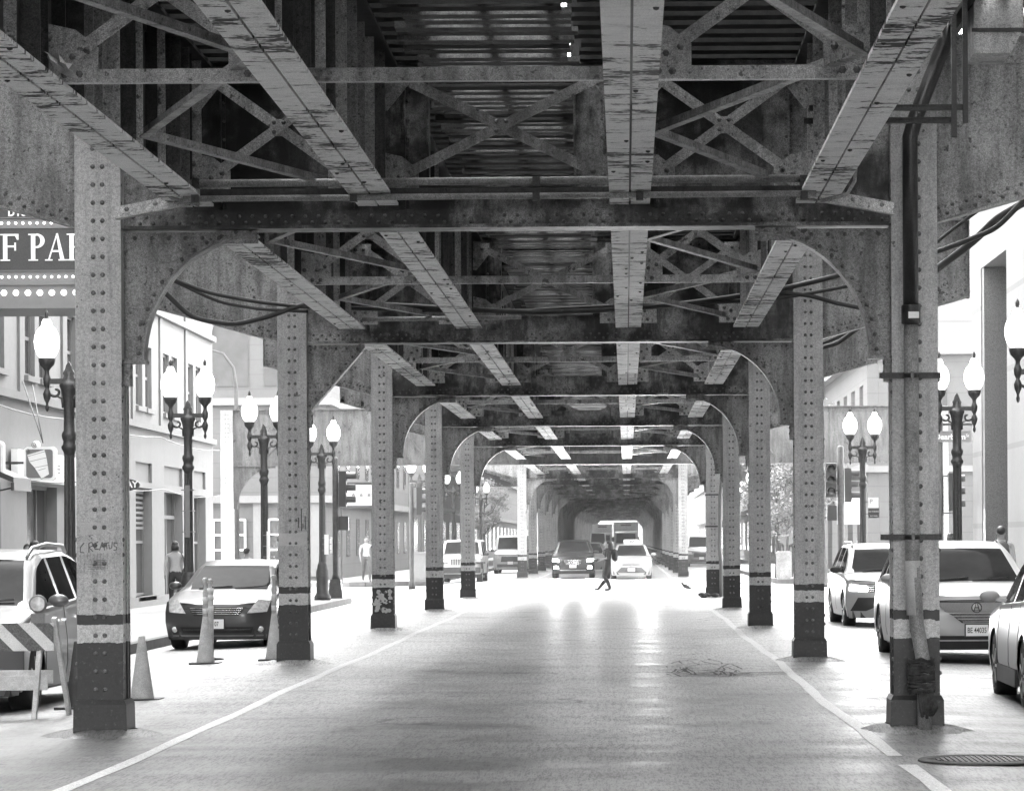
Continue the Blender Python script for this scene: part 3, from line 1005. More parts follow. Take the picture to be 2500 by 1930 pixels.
def side_wall(parent, x, s, y0, y1, z0, z1, openings, mat, depth=.4, back=14):
    """solid wall in the plane X = x with rectangular openings cut as real recesses"""
    ys = sorted({y0, y1} | {o[0] for o in openings} | {o[1] for o in openings})
    m = MB()
    def inside(y, z):
        for o in openings:
            if o[0] < y < o[1] and o[2] < z < o[3]: return True
        return False
    zs = sorted({z0, z1} | {o[2] for o in openings} | {o[3] for o in openings})
    for a, b in zip(ys, ys[1:]):
        run = None
        for c, d in zip(zs, zs[1:]):
            if inside((a+b)/2, (c+d)/2):
                if run: m.box(x, x - s*depth, a, b, run[0], run[1]); run = None
            else:
                run = (run[0], d) if run else (c, d)
        if run: m.box(x, x - s*depth, a, b, run[0], run[1])
    m.box(x - s*(depth+.005), x - s*back, y0, y1, z0, z1)
    return m.build('wall', mat, parent)

# --- left near building with stores
b = thing('corner_building', 'pale stucco building on the left with paired windows over street-level shops', 'building', (0, 0, 0))
X = WALL_L; ops = []
pairs = [(38.8), (43.4), (48.0), (52.6), (57.3), (61.9), (66.6), (71.2), (75.9), (80.4), (85.0)]
upw = []
for p in pairs:
    for (z0, z1) in ((5.1, 6.7), (8.6, 10.3), (12.1, 13.8)):
        for d in (0, 1.5): upw.append((p+d, p+d+1.05, z0, z1))
shop = [(44, 47.4, .35, 2.9), (50.2, 53.2, .35, 2.9), (56.2, 59.4, .35, 2.86), (62.0, 65.3, .35, 2.86), (68.5, 71.5, .35, 2.9), (75.8, 78.4, .3, 3.05), (80.5, 83.8, .05, 3.0), (86.0, 88.4, .3, 3.0)]
panels = [(75.8, 78.4, 3.2, 3.7), (80.5, 83.8, 3.2, 3.7), (86.0, 88.4, 3.2, 3.7)]
W = side_wall(b, X, 1, -25, 90, -.2, 19, upw + shop + [(p[0], p[1], p[2], p[3]) for p in panels], M['stucco'])
m = MB()
for z in (4.55, 7.6, 11.2, 14.8, 19.0): m.box(X+.001, X+.13, 20, 90.0, z, z+.16)
for p in pairs: m.box(X+.001, X+.05, p-.75, p-.35, 4.72, 14.7)
m.box(X+.001, X+.09, 20, 90, -.2, .28)
m.build('cornice', M['trim'], b)
for o in upw:
    if o[0] > 55 and o[2] < 8: wall_window(b, X, 1, *o, M['glass_pale'], nx=1, nz=2)
    elif o[2] < 8 or o[0] > 70:
        wall_window(b, X, 1, *o, M['glass_pale'], nx=1, nz=1)
for i, o in enumerate(shop):
    if i == 6:
        m = MB(); m.box(X-.33, X-.27, o[0], o[1], o[2], o[3]); d = m.build('door', M['glass'], b)
        m = MB()
        for yy in (o[0]+.02, o[0]+1.6, o[1]-.1): m.box(X-.269, X-.21, yy, yy+.08, o[2], o[3])
        m.box(X-.268, X-.212, o[0], o[1], 2.3, 2.4); m.build('door_frame', M['trim'], d)
    else: wall_window(b, X, 1, *o, M['glass'], nx=3 if i < 5 else 2, nz=2, depth=.35, louvre=(i == 5))
for p in panels:
    m = MB(); m.box(X-.12, X-.08, p[0], p[1], p[2], p[3]); m.build('panel', M['trim'], b)

# wires strung along the left wall
for j, (z, a, c) in enumerate(((4.4, 56, 90), (8.1, 62, 90), (3.05, 57, 90))):
    m = MB(); pts = [(X+.2, a + (c-a)*k/30, z - .12*math.sin(PI*(k % 10)/10)) for k in range(31)]
    m.tube(pts, .014, 5)
    tag(m.build('wall_cable', M['cable']), ('thin dark cable sagging along the left stucco wall above the shop signs', 'thin dark cable high on the left stucco wall beside the upper windows', 'thin dark cable just over the shop windows of the left wall')[j], 'cable')

# --- parking marquee facing the road
mq = thing('parking_marquee', 'lit theater marquee on the left wall reading SELF PARK with rows of bulbs', 'marquee', (-12.2, 52, 5.67))
def L2(m, kind, x, z, h, d=-.33):
    """serif capitals drawn as strokes; returns advance"""
    w = h*.16; t = h*.07
    def serif(xc, zz, ww): m.box(xc-ww/2, xc+ww/2, d-.012, d, zz, zz+t*.7)
    def stem(xc, ww=w): m.box(xc-ww/2, xc+ww/2, d-.0125, d, z, z+h)
    if kind in 'LFEPRK':
        stem(x+.14*h); serif(x+.14*h, z, .36*h); serif(x+.14*h, z+h-t*.7, .36*h)
    if kind == 'L': m.box(x+.14*h, x+.62*h, d-.0115, d, z, z+t); m.prism([(x+.62*h, z), (x+.62*h, z+.26*h), (x+.56*h, z+.26*h), (x+.5*h, z+t)], d-.011, d); return .70*h
    if kind in 'FE':
        m.box(x+.14*h, x+.64*h, d-.0115, d, z+h-t, z+h); m.prism([(x+.64*h, z+h), (x+.64*h, z+.78*h), (x+.58*h, z+.78*h), (x+.5*h, z+h-t)], d-.011, d)
        m.box(x+.14*h, x+.52*h, d-.0115, d, z+.5*h, z+.5*h+t); m.box(x+.48*h, x+.54*h, d-.011, d, z+.38*h, z+.68*h)
        if kind == 'E': m.box(x+.14*h, x+.64*h, d-.0115, d, z, z+t); m.prism([(x+.66*h, z+.24*h), (x+.6*h, z+.24*h), (x+.5*h, z+t), (x+.64*h, z)], d-.011, d)
        return .76*h
    if kind in 'PR':
        c = (x+.26*h, z+.74*h)
        for k in range(16):
            a0 = -PI/2 + PI*k/16; a1 = a0 + PI/16
            ro, ri = .27*h, .20*h
            ex = 1.15; wi = .75
            m.prism([(c[0]+ri*wi*math.cos(a0), c[1]+ri*math.sin(a0)), (c[0]+ro*ex*math.cos(a0), c[1]+ro*math.sin(a0)), (c[0]+ro*ex*math.cos(a1), c[1]+ro*math.sin(a1)), (c[0]+ri*wi*math.cos(a1), c[1]+ri*math.sin(a1))], d-.011, d)
        for zz in (z+.47*h, z+h-t): m.box(x+.14*h, c[0]+.01, d-.0118, d, zz, zz+t)
        if kind == 'R': m.prism([(x+.30*h, z+.5*h), (x+.44*h, z+.5*h), (x+.72*h, z), (x+.56*h, z)], d-.0105, d); serif(x+.66*h, z, .24*h)
        return (.63 if kind == 'P' else .74)*h
    if kind == 'A':
        m.prism([(x+.05*h, z), (x+.11*h, z), (x+.42*h, z+h), (x+.38*h, z+h*1.02)], d-.011, d)
        m.prism([(x+.52*h, z), (x+.68*h, z), (x+.43*h, z+h*1.02), (x+.36*h, z+h)], d-.0105, d)
        m.box(x+.2*h, x+.56*h, d-.0115, d, z+.32*h, z+.39*h); serif(x+.09*h, z, .28*h); serif(x+.62*h, z, .34*h)
        return .80*h
    if kind == 'K':
        m.prism([(x+.2*h, z+.44*h), (x+.26*h, z+.4*h), (x+.66*h, z+h), (x+.58*h, z+h)], d-.0105, d)
        m.prism([(x+.28*h, z+.55*h), (x+.42*h, z+.62*h), (x+.74*h, z), (x+.56*h, z)], d-.011, d); return .8*h
    if kind == 'S':
        pts = [(.55,.80),(.45,.94),(.3,.98),(.14,.9),(.1,.76),(.2,.62),(.4,.5),(.54,.36),(.54,.18),(.4,.05),(.22,.03),(.08,.16)]
        for p, q in zip(pts, pts[1:]): m.bar((x+p[0]*h, d-.006, z+p[1]*h), (x+q[0]*h, d-.006, z+q[1]*h), .012, .12*h, up=(0, 1, 0)) if False else m.prism([(x+p[0]*h-.04*h, z+p[1]*h), (x+p[0]*h+.05*h, z+p[1]*h), (x+q[0]*h+.05*h, z+q[1]*h), (x+q[0]*h-.04*h, z+q[1]*h)], d-.011, d)
        return .68*h
    return .28*h
m = MB(); m.box(0, 3.55, -.3, 1.5, .0, 2.3); m.build('canopy_box', M['sign_grey'], mq)
m = MB(); m.box(.0, 3.55, -.32, -.301, .66, 1.37); m.box(0, 3.55, -.32, -.301, 1.54, 2.2); m.build('dark_panel', M['sign_dark'], mq)
m = MB(); x = .56
for ch in 'SELF PARK': x += L2(m, ch, x, .815, .46)
lt = m.build('letters', M['sign_white'], mq)
text_obj('small_letters', 'D I S T R I C T', .15, M['sign_white'], mq, (2.12, -.326, 1.63), ax='CENTER', sx=1.0, bold=.006)
text_obj('upper_letters', 'THEATER', .3, M['sign_white'], mq, (1.0, -.326, 1.9), ax='CENTER', bold=.006)
def bulb(nm, r, p, first):
    if first is None:
        m = MB(); m.ball((0, 0, 0), r, 10, 6); o = m.build(nm, M['bulb'], mq)
    else: o = first.copy(); COL.objects.link(o); o.parent = mq
    o.location = p; return o
fb = None
for zz in (1.46, .54):
    for k in range(29): fb = bulb('small_bulb', .024, (.08 + k*.122, -.325, zz), fb) if fb is None else (bulb('small_bulb', .024, (.08 + k*.122, -.325, zz), fb), fb)[1]
fb = None
for k in range(17): fb = bulb('large_bulb', .052, (.14 + k*.205, -.30, .27), fb) if fb is None else (bulb('large_bulb', .052, (.14 + k*.205, -.30, .27), fb), fb)[1]
m = MB(); m.box(-.0, 3.58, -.36, -.301, .0, .06); m.box(0, 3.58, -.345, -.301, .40, .42); m.box(0, 3.58, -.34, -.301, .64, .655); m.box(0, 3.58, -.34, -.301, 1.37, 1.385); m.box(0, 3.58, -.345, -.301, 1.545, 1.56)
m.build('trim_rail', M['trim'], mq)

# --- shop signs
def cup_sign(name, label, y, xc, w=.62):
    t = thing(name, label, 'sign', (xc, y, 2.88))
    def rr(cx, cz, a, b, r, n=6):
        pts = []
        for (sx, sz, a0) in ((1, 1, 0), (-1, 1, 90), (-1, -1, 180), (1, -1, 270)):
            for k in range(n+1):
                q = R(a0 + 90*k/n); pts.append((cx + sx*(a-r) + r*math.cos(q), cz + sz*(b-r) + r*math.sin(q)))
        return pts
    m = MB(); m.prism(rr(0, .33, w/2, .33, .09), 0, .2); m.ball((-.08, .1, .70), .085, 12, 6); m.build('sign_box', M['sign_white'], t)
    m = MB(); m.prism(rr(-.0, .33, w/2-.05, .28, .06), -.006, -.001); m.build('face_panel', M['sign_grey'], t)
    m = MB(); m.prism([(-.24, .50), (.10, .60), (.14, .44), (.19, .12), (.04, .04), (-.10, .26), (-.21, .38)], -.012, -.007); c = m.build('cup', M['sign_white'], t)
    m = MB()
    for (p, q) in (((-.24, .47), (.12, .57)), ((-.20, .37), (.15, .45)), ((-.10, .25), (.16, .3)), ((-.24, .5), (-.2, .36)), ((-.2, .36), (.04, .03)), ((.19, .12), (.13, .55)), ((.04, .03), (.19, .12)), ((-.02, .2), (.12, .24))):
        m.bar((p[0], -.014, p[1]), (q[0], -.014, q[1]), .004, .009, up=(0, 0, 1))
    m.build('cup_outline', M['sign_grey'], c)
    m = MB()
    for (cx, cz, r) in ((-.10, .70, .06), (-.22, .58, .05)):
        pts = [(cx + r*(k/22)*math.cos(k*.55), -.012, cz + r*(k/22)*math.sin(k*.55)) for k in range(23)]
        m.tube(pts, .007, 4)
    m.build('swirl', M['sign_grey'], t)
    m = MB(); m.bar((-w/2, .1, .35), (X + .4 - xc - .35, .1, .35), .05, .05); m.build('sign_arm', M['iron'], t)
    return t
cup_sign('coffee_cup_sign', 'square white shop sign with a tilted coffee cup and two steam swirls', 59.0, -11.45)
cup_sign('coffee_cup_sign', 'second coffee cup sign cut by the left edge of the photo', 55.5, -11.75)
for j, (y0, y1) in enumerate(((60.2, 66.6), (54.6, 58.4))):
    t = thing('shop_fascia_sign', ('long white sign board flat on the left wall behind the whole coffee cup sign', 'white sign board on the left wall at the edge of the photo')[j], 'sign', (X+.05, y0, 2.92))
    m = MB(); m.box(0, .14, 0, y1-y0, 0, .62); m.build('board', M['sign_white'], t)
    text_obj('lettering', 'DONUTS  COFFEE', .26, M['sign_grey'], t, (.145, (y1-y0)/2, .3), rot=(PI/2, 0, PI/2), sx=1.2)
for j, dx in enumerate((-1.2, -.55)):
    m = MB(); m.tube([(X+.02 + 0*j, 61.5+j, 5.0), (-11.4, 59.1, 3.62)], .01, 4)
    tag(m.build('sign_chain', M['iron']), ('longer slanting chain holding the coffee cup sign to the left wall', 'shorter slanting chain holding the coffee cup sign to the left wall')[j], 'chain')
t = thing('oval_shop_sign', 'dark oval shop sign sticking out from behind the nearest left column', 'sign', (-11.72, 70, 3.0))
m = MB(); m.prism([(.46*math.cos(2*PI*k/28), .155*math.sin(2*PI*k/28)) for k in range(28)], 0, .12); m.build('oval_board', M['sign_dark'], t)
text_obj('letters', 'SUBWAY', .2, M['sign_white'], t, (0, -.006, 0), bold=.006, sx=1.0)
m = MB(); m.bar((-.5, .06, 0), (X + .05 + 11.72, .06, 0), .05, .05); m.build('arm', M['iron'], t)
# slanted awning edge at far left
t = thing('shop_awning', 'dark slanting shop awning at the left edge of the photo', 'awning', (-12.28, 57.0, 2.35))
m = MB(); m.prism([(0, .95), (1.05, .52), (1.05, .42), (0, .85)], -1.6, 0, 'xz'); m.box(1.0, 1.06, -1.6, 0, .28, .42); m.build('fabric', M['black'], t)
m = MB(); m.bar((0, -.03, .2), (1.0, -.03, .42), .03, .03); m.build('bar', M['iron'], t)

# --- left far corner building, facing us across the side street
b = thing('stone_corner_building', 'white stone corner building with arched upper windows across the side street on the left', 'building', (0, 0, 0))
m = MB(); m.box(-44, -12.6, 127, 175, -.2, 24); m.build('wall', M['limestone'], b)
m = MB()
for z in (3.3, 7.4, 12.5): m.box(-44, -12.3, 126.6, 127-.002, z, z+.3)
for z in (3.3, 7.4, 12.5): m.box(-12.598, -12.3, 127, 175, z, z+.3)
for x in (-18.6, -15.4, -13.0): m.box(x-.25, x+.25, 126.8, 127-.002, .2, 3.29)
m.build('cornice', M['trim'], b)
for (x0, x1, z0, z1) in ((-18.0, -16.0, .7, 2.6), (-15.0, -13.4, .7, 2.6)):
    f = MB()
    for k in range(4): f.box(x0 + (x1-x0)*k/3-.04, x0+(x1-x0)*k/3+.04, 126.82, 126.9, z0, z1)
    for k in range(4): f.box(x0, x1, 126.84, 126.88, z0+(z1-z0)*k/3-.04, z0+(z1-z0)*k/3+.04)
    fo = f.build('window', M['sign_white'], b)
    g = MB(); g.box(x0, x1, 126.93, 126.999, z0, z1); g.build('pane', M['glass_pale'], fo)
for x in (-21, -16.6, -14.4):
    arc = [(x + .75*math.cos(R(a)), 10.4 + .75*math.sin(R(a))) for a in range(0, 181, 12)]
    g = MB(); g.prism([(x+.75, 8.2)] + arc + [(x-.75, 8.2)], 126.93, 126.999); fo = g.build('window', M['glass_pale'], b)
    g = MB()
    arc2 = [(x + .95*math.cos(R(a)), 10.4 + .95*math.sin(R(a))) for a in range(0, 181, 12)]
    for i in range(len(arc)-1): g.prism([arc[i], arc[i+1], arc2[i+1], arc2[i]], 126.8, 126.998)
    g.build('arch_frame', M['trim'], fo)
for y in range(131, 172, 5):
    for z in (1.0, 4.6, 9):
        g = MB(); g.box(-12.599, -12.56, y, y+1.6, z, z+1.7); g.build('window', M['glass_pale'], b)

# more street wall beyond, left and right
for j, (x0, x1, y0, y1, h, lab) in enumerate((
    (-40, -12.6, 176, 250, 30, 'tall pale building on the left beyond the white corner building'),
    (-40, -12.8, 251, 420, 26, 'pale building far down the left side of the street'),
    (9.8, 40, 190, 290, 28, 'tall pale building on the right beyond the low corner building'),
    (9.8, 40, 291, 430, 24, 'pale building far down the right side of the street'),
    (-40, 40, 900, 960, 22, 'pale building closing the far end of the street'))):
    b = thing('distant_building', lab, 'building', (0, 0, 0))
    m = MB(); m.box(x0, x1, y0, y1, -.2, h); m.build('wall', M['whitewall'], b)
    s = 1 if x1 < 0 else -1; xf = x1 if x1 < 0 else x0
    if j == 4: 
        m = MB()
        for x in range(-36, 36, 6): m.box(x, x+2, 899.9, 899.998, 4, 7)
        m.build('window_row', M['glass_pale'], b); continue
    m = MB()
    for z in (3.6, 7.5): m.box(xf + s*.002, xf + s*.3, y0, y1, z, z+.3)
    m.build('cornice', M['trim'], b)
    for y in range(int(y0)+3, int(y1)-3, 9):
        m = MB(); m.box(xf + s*.002, xf + s*.04, y, y+4.5, .8, 3.0); m.build('shop_window', M['glass'], b)

# --- right near building: big pale piers and a tall granite recess
b = thing('stone_bank_building', 'large pale stone building at the right edge with a tall dark granite-lined window bay', 'building', (0, 0, 0))
X2 = 9.35
ops = [(73.9, 79.2, .05, 8.7), (61.0, 70.2, .05, 8.7), (48, 57.5, .05, 8.7), (36, 45, .05, 8.7)]
side_wall(b, X2, -1, -25, 81.3, -.2, 26, ops, M['whitewall'], depth=2.6)
for i, o in enumerate(ops):
    m = MB(); m.box(X2+.25, X2+2.595, o[1]-.03, o[1]-.001, .0, 8.69) if i else m.box(X2+.02, X2+2.595, o[1]-.5, o[1]-.001, .0, 8.69)
    m.box(X2+2.3, X2+2.59, o[0]+.01, o[1]-.51, .0, 8.69)
    m.build('granite_bay', M['granite'], b)
m = MB()
for o in ops[1:]: m.box(X2+1.2, X2+1.3, o[0]+.02, o[1]-.55, .5, 8.6)
m.build('window', M['glass_pale'], b)
m = MB()
for z in (4.6, 10.6): m.box(X2-.12, X2-.002, 22, 73.8 if z < 5 else 81.3, z, z+.25) if z > 5 else None
m.box(X2-.06, X2-.002, 79.3, 81.2, -.1, .9)
m.build('trim_band', M['trim'], b)

# --- right far corner building, low with a belt of tall windows
b = thing('low_corner_building', 'low pale corner building across the side street on the right with tall upper windows', 'building', (0, 0, 0))
X3 = 9.7
ops = [(y, y+2.0, 5.6, 7.9) for y in (111, 115.5, 120, 124.5, 129, 134, 139, 145, 151, 158, 165, 172)] + [(y, y+3.0, .2, 3.4) for y in (111.5, 117, 122.5, 130, 138, 147, 157, 168)]
ops = [(o[0]+12, o[1]+12, o[2], o[3]) for o in ops if o[1]+12 < 188]
side_wall(b, X3, -1, 121, 189, -.2, 9.0, ops, M['limestone'], depth=.45, back=30)
for o in ops: wall_window(b, X3, -1, *o, M['glass_pale'], nx=2 if o[2] < 1 else 1, nz=2, depth=.35)
m = MB()
for z in (4.3, 9.0): m.box(X3-.35, X3-.002, 120.6, 189, z, z+.3)
m.box(X3, X3+30, 120.6, 120.998, 9.0, 9.3); m.box(X3, X3+30, 120.8, 120.998, 4.3, 4.55)
m.build('cornice', M['trim'], b)
for k in range(3):
    m = MB(); x = X3+1.2+k*3.2; m.box(x, x+2.0, 120.93, 120.998, 5.4, 8.0); m.build('window', M['glass_pale'], b)
    m = MB(); m.box(x, x+2.0, 120.95, 120.998, .6, 3.5); m.build('shop_window', M['glass_pale'], b)

# ------------------------------------------------------------------ street lamps
def make_lamp(label, loc, rz=0):
    t = thing('street_lamp', label, 'street lamp', loc, rz, 'twin globe street lamps')
    m = MB()
    m.lathe([(.235, 0), (.235, .10), (.21, .14), (.175, .20), (.165, .55), (.185, .62), (.18, .80), (.15, .88), (.135, .98), (.10, 1.06)], n=16)
    m.build('lamp_base', M['iron'], t)
    m = MB(); m.lathe([(.10, 1.05), (.088, 1.3), (.08, 2.95)], n=24, flute=.12)
    m.build('post', M['iron'], t)
    m = MB(); m.lathe([(.08, 2.95), (.09, 3.0), (.115, 3.04), (.12, 3.08), (.095, 3.11), (.09, 3.16), (.105, 3.19), (.115, 3.24), (.11, 3.28), (.085, 3.31), (.08, 3.5), (.085, 3.75), (.12, 3.93), (.15, 4.0), (.12, 4.04), (.05, 4.09), (.03, 4.2)], n=16)
    m.prism([(-.03, 4.04), (-.085, 4.09), (-.075, 4.15), (-.09, 4.18), (-.055, 4.24), (-.04, 4.30), (0, 4.36), (.04, 4.30), (.055, 4.24), (.09, 4.18), (.075, 4.15), (.085, 4.09), (.03, 4.04)], -.02, .02)
    m.build('neck', M['iron'], t)
    m = MB(); m.box(-.36, .36, -.035, .035, 4.02, 4.10)
    for s in (-1, 1):
        pts = [(s*(.11 + .0 * k), 0, 3.72) for k in range(1)]
        pts = []
        for k in range(20):
            a = k/19; r = .095*(1-a*.8); q = PI*1.1 + 4.6*a
            pts.append((s*(.20 - r*math.cos(q)*1.0), 0, 3.91 + r*math.sin(q)))
        m.tube([(s*.09, 0, 3.66), (s*.10, 0, 3.8)] + pts, .022, 6)
        m.lathe([(.0, 3.60), (.022, 3.63), (.03, 3.67), (.02, 3.70), (.018, 3.73), (.05, 3.80), (.062, 3.87), (.045, 3.92), (.025, 3.95), (.04, 3.99), (.055, 4.02), (.062, 4.10), (.05, 4.13), (.035, 4.17), (.035, 4.22), (.06, 4.26), (.11, 4.31), (.125, 4.36), (.13, 4.40), (.12, 4.41)], (s*.33, 0, 0), n=12)
    m.build('arm', M['iron'], t)
    for s in (-1, 1):
        m = MB(); m.lathe([(.105, 4.41), (.15, 4.47), (.185, 4.56), (.195, 4.66), (.18, 4.76), (.14, 4.84), (.10, 4.88), (.085, 4.90), (.075, 4.95), (.05, 5.0)], (s*.33, 0, 0), n=18)
        g = m.build('globe', M['globe'], t)
        m = MB(); m.lathe([(.022, 4.99), (.022, 5.02), (.03, 5.05), (.03, 5.08), (.015, 5.12), (0, 5.14)], (s*.33, 0, 0), n=8)
        m.build('finial', M['iron'], g)
    return t
lamps = [(-8.38, 45.5, 'first twin globe lamp on the left, half behind the nearest left column'),
         (-8.4, 58, 'second twin globe lamp on the left, right of the nearest left column'),
         (-8.38, 70, 'third twin globe lamp on the left, partly behind the second left column'),
         (-8.45, 84, 'fourth twin globe lamp on the left, beside the left traffic signal'),
         (-8.4, 123, 'fifth twin globe lamp on the left, first beyond the side street'),
         (-8.4, 147, 'sixth twin globe lamp on the left, second beyond the side street'),
         (-8.4, 175, 'seventh twin globe lamp on the left, far down the street'),
         (6.12, 44.5, 'nearest twin globe lamp on the right, cut by the photo edge'),
         (6.26, 57, 'twin globe lamp on the right in front of the stone building'),
         (6.36, 81, 'twin globe lamp on the right carrying the parking sign'),
         (7.3, 112, 'twin globe lamp on the right at the far side of the crossing'),
         (6.5, 150, 'small twin globe lamp on the right beyond the trees'),
         (6.4, 178, 'farthest small twin globe lamp on the right')]
lp = None
for (x, y, lab) in lamps:
    z = .03 if not (92 < y < 119) else -.13
    if lp is None: lp = make_lamp(lab, (x, y, z))
    else: copy_tree(lp, (x, y, z), lab)

def wrap_signs():
    # posted notices strapped round two lamp posts
    for (x, y, z, w, h, lab, mt) in ((-8.4, 58, 1.75, .09, 1.0, 'narrow white notice strapped to the second left lamp post', 'sign_grey'),
                                 (-8.28, 70, 1.2, .07, .7, 'small white notice strapped to the third left lamp post', 'sign_white'),
                                 (-8.32, 84, 1.3, .12, .55, 'curled white notice on the fourth left lamp post', 'sign_white')):
        t = thing('post_notice', lab, 'notice', (x, y-.13, z))
        m = MB(); m.box(-w/2, w/2, -.01, 0, 0, h); m.build('paper', M[mt], t)
        for zz in (.1, h*.5, h-.1):
            m = MB(); m.box(-.12, .12, -.004+.0, .23, zz, zz+.02); m.build('strap', M['sign_grey'], t)
wrap_signs()

# tall arm lights
for (x, y, s, h, lab) in ((-15.2, 118, -1, 9.3, 'tall thin lamp post with curved arm behind the wide bent, left'), (10.6, 104, -1, 8.8, 'tall lamp post with curved arm right of the nearest right column')):
    t = thing('arm_light', lab, 'street light', (x, y, -.13))
    m = MB(); pts = [(0, 0, 0), (0, 0, h-1.6), (s*.1, 0, h-.7), (s*.5, 0, h-.15), (s*1.0, 0, h)]
    m.tube(pts, [.11, .08, .06, .05, .04], 8); m.build('post', M['pole'], t)
    m = MB(); m.box(min(s*1.0, s*1.5), max(s*1.0, s*1.5), -.12, .12, h-.06, h+.08); m.build('lamp_head', M['sign_grey'], t)

# ------------------------------------------------------------------ traffic signals
def signal_head(parent, x, y, z, face=(0, -1), name='signal_head'):
    """three-lens head; face gives the horizontal direction the lenses look"""
    fx, fy = face; m = MB()
    hw = .16
    if abs(fy) > .5: m.box(x-hw, x+hw, y-.1, y+.1, z, z+1.02)
    else: m.box(x-.1, x+.1, y-hw, y+hw, z, z+1.02)
    o = m.build(name, M['black'], parent)
    for k in range(3):
        v = MB(); zc = z + .17 + k*.34
        n = 12; d0, d1 = .1, .36
        for i in range(n):
            a0 = PI*(-.12) + PI*1.24*i/n; a1 = PI*(-.12) + PI*1.24*(i+1)/n
            q = []
            for a, d in ((a0, d0), (a0, d1), (a1, d1*.999), (a1, d0)):
                rx = .135*math.cos(a); rz_ = .135*math.sin(a)
                if abs(fy) > .5: q.append((x+rx, y+fy*d, zc+rz_))
                else: q.append((x+fx*d, y+rx, zc+rz_))
            v.poly(q)
        v.build('visor', M['black'], o)
        l = MB(); l.lathe([(0, -.012), (.11, 0), (.12, .012)], (x + fx*.105, y + fy*.105, zc), 12, 'y' if abs(fy) > .5 else 'x'); l.build('lens', M['glass'], o)
    return o
t = thing('traffic_signal', 'traffic signal on a dark post beside the fourth left lamp', 'traffic signal', (-8.32, 86.5, .03))
m = MB(); m.taper(0, 0, 0, .55, .21, .21, .15, .15); m.lathe([(.12, .55), (.09, .7), (.085, 4.0), (.05, 4.04)], n=12); m.build('post', M['pole'], t)
signal_head(t, .22, 0, 2.62, (1, 0)); m = MB(); m.box(.10, .38, -.1, .1, 1.95, 2.35); m.build('pedestrian_signal', M['black'], t)
m = MB(); m.box(-.16, -.085, -.05, .05, 1.3, 1.75); m.build('push_button_box', M['sign_white'], t)
t = thing('traffic_signal', 'side-on traffic signal showing its visors right of the third left column', 'traffic signal', (-7.95, 112, -.13))
m = MB(); m.lathe([(.14, 0), (.09, .3), (.08, 3.9), (.04, 3.95)], n=12); m.build('post', M['pole'], t)
signal_head(t, .30, 0, 2.75, (1, 0))
t = thing('traffic_signal', 'traffic signal with a pair of heads on the right kerb left of the parking sign', 'traffic signal', (6.48, 91, .0))
m = MB(); m.taper(0, 0, -.02, .5, .2, .2, .14, .14); m.lathe([(.13, .5), (.11, .6), (.10, 4.4), (.05, 4.45)], n=12); m.build('post', M['pole'], t)
signal_head(t, -.3, 0, 2.9, (0, -1)); signal_head(t, .22, .1, 2.75, (1, 0)); m = MB(); m.box(-.42, -.12, -.1, .12, 2.2, 2.65); m.build('pedestrian_signal', M['black'], t)
t = thing('traffic_signal', 'x', 'traffic signal', (8.55, 82, .03))
t['label'] = 'pale traffic signal with visors to the right of the nearest right column'
m = MB(); m.lathe([(.14, 0), (.09, .3), (.08, 4.9), (.04, 4.95)], n=12); m.build('post', M['pole'], t)
m = MB(); m.bar((0, 0, 4.7), (1.2, 0, 4.7), .06, .06); m.bar((0, 0, 3.3), (.35, 0, 3.3), .04, .04); m.bar((0, 0, 2.3), (.35, 0, 2.3), .04, .04); m.build('arm', M['pole'], t)
signal_head(t, .30, 0, 2.35, (1, 0))
t = thing('street_name_sign', 'street name sign reading Dearborn beside the right lamp post', 'sign', (8.85, 81.9, 4.25))
m = MB(); m.box(-.52, .52, -.012, .012, 0, .27); m.box(-.5, .5, -.02, .02, .27, .30); m.build('blade', M['sign_grey'], t)
text_obj('lettering', 'Dearborn', .21, M['sign_white'], t, (-.04, -.018, .135), sx=1.0, bold=.004)
text_obj('small_lettering', 'St', .11, M['sign_white'], t, (.43, -.018, .17), sx=1.0)
t = thing('parking_sign', 'white and dark no parking sign on the right lamp post', 'sign', (6.62, 80.85, 2.2))
m = MB(); m.box(-.13, .15, -.01, 0, .27, .55); m.build('upper_plate', M['sign_white'], t)
m = MB(); m.box(-.13, .17, -.012, 0, 0, .25); m.build('lower_plate', M['sign_dark'], t)
text_obj('letter', 'P', .16, M['sign_grey'], t, (-.05, -.014, .44)); text_obj('lettering', 'NO PARKING', .045, M['sign_white'], t, (.02, -.016, .17)); text_obj('phone_number', '817 9100', .05, M['sign_white'], t, (.02, -.016, .05))
m = MB(); m.box(-.26, -.13, -.0, .02, .1, .12); m.box(-.26, -.13, 0, .02, .42, .44); m.build('bracket', M['iron'], t)
t = thing('notice_panel', 'large blank pale panel on a frame behind the right traffic signal', 'panel', (6.9, 95, 0))
m = MB(); m.box(-.25, .5, 0, .05, 2.1, 2.95); m.build('panel', M['sign_white'], t); m = MB(); m.box(-.2, -.14, .05, .1, -.13, 2.9); m.box(.38, .44, .05, .1, -.13, 2.9); m.build('legs', M['pole'], t)
t = thing('banner_sign', 'white hanging sign in a dark frame with four pale shapes right of the left signal', 'sign', (-9.6, 108, 2.85))
m = MB(); w, h = 1.45, .92
m.box(-w/2, w/2, -.04, .04, 0, .09); m.box(-w/2, w/2, -.04, .04, h-.09, h); m.box(-w/2, -w/2+.09, -.04, .04, .09, h-.09); m.box(w/2-.09, w/2, -.04, .04, .09, h-.09); m.build('frame', M['sign_dark'], t)
m = MB(); m.box(-w/2+.09, w/2-.09, -.015, .03, .09, h-.09); m.build('face', M['sign_white'], t)
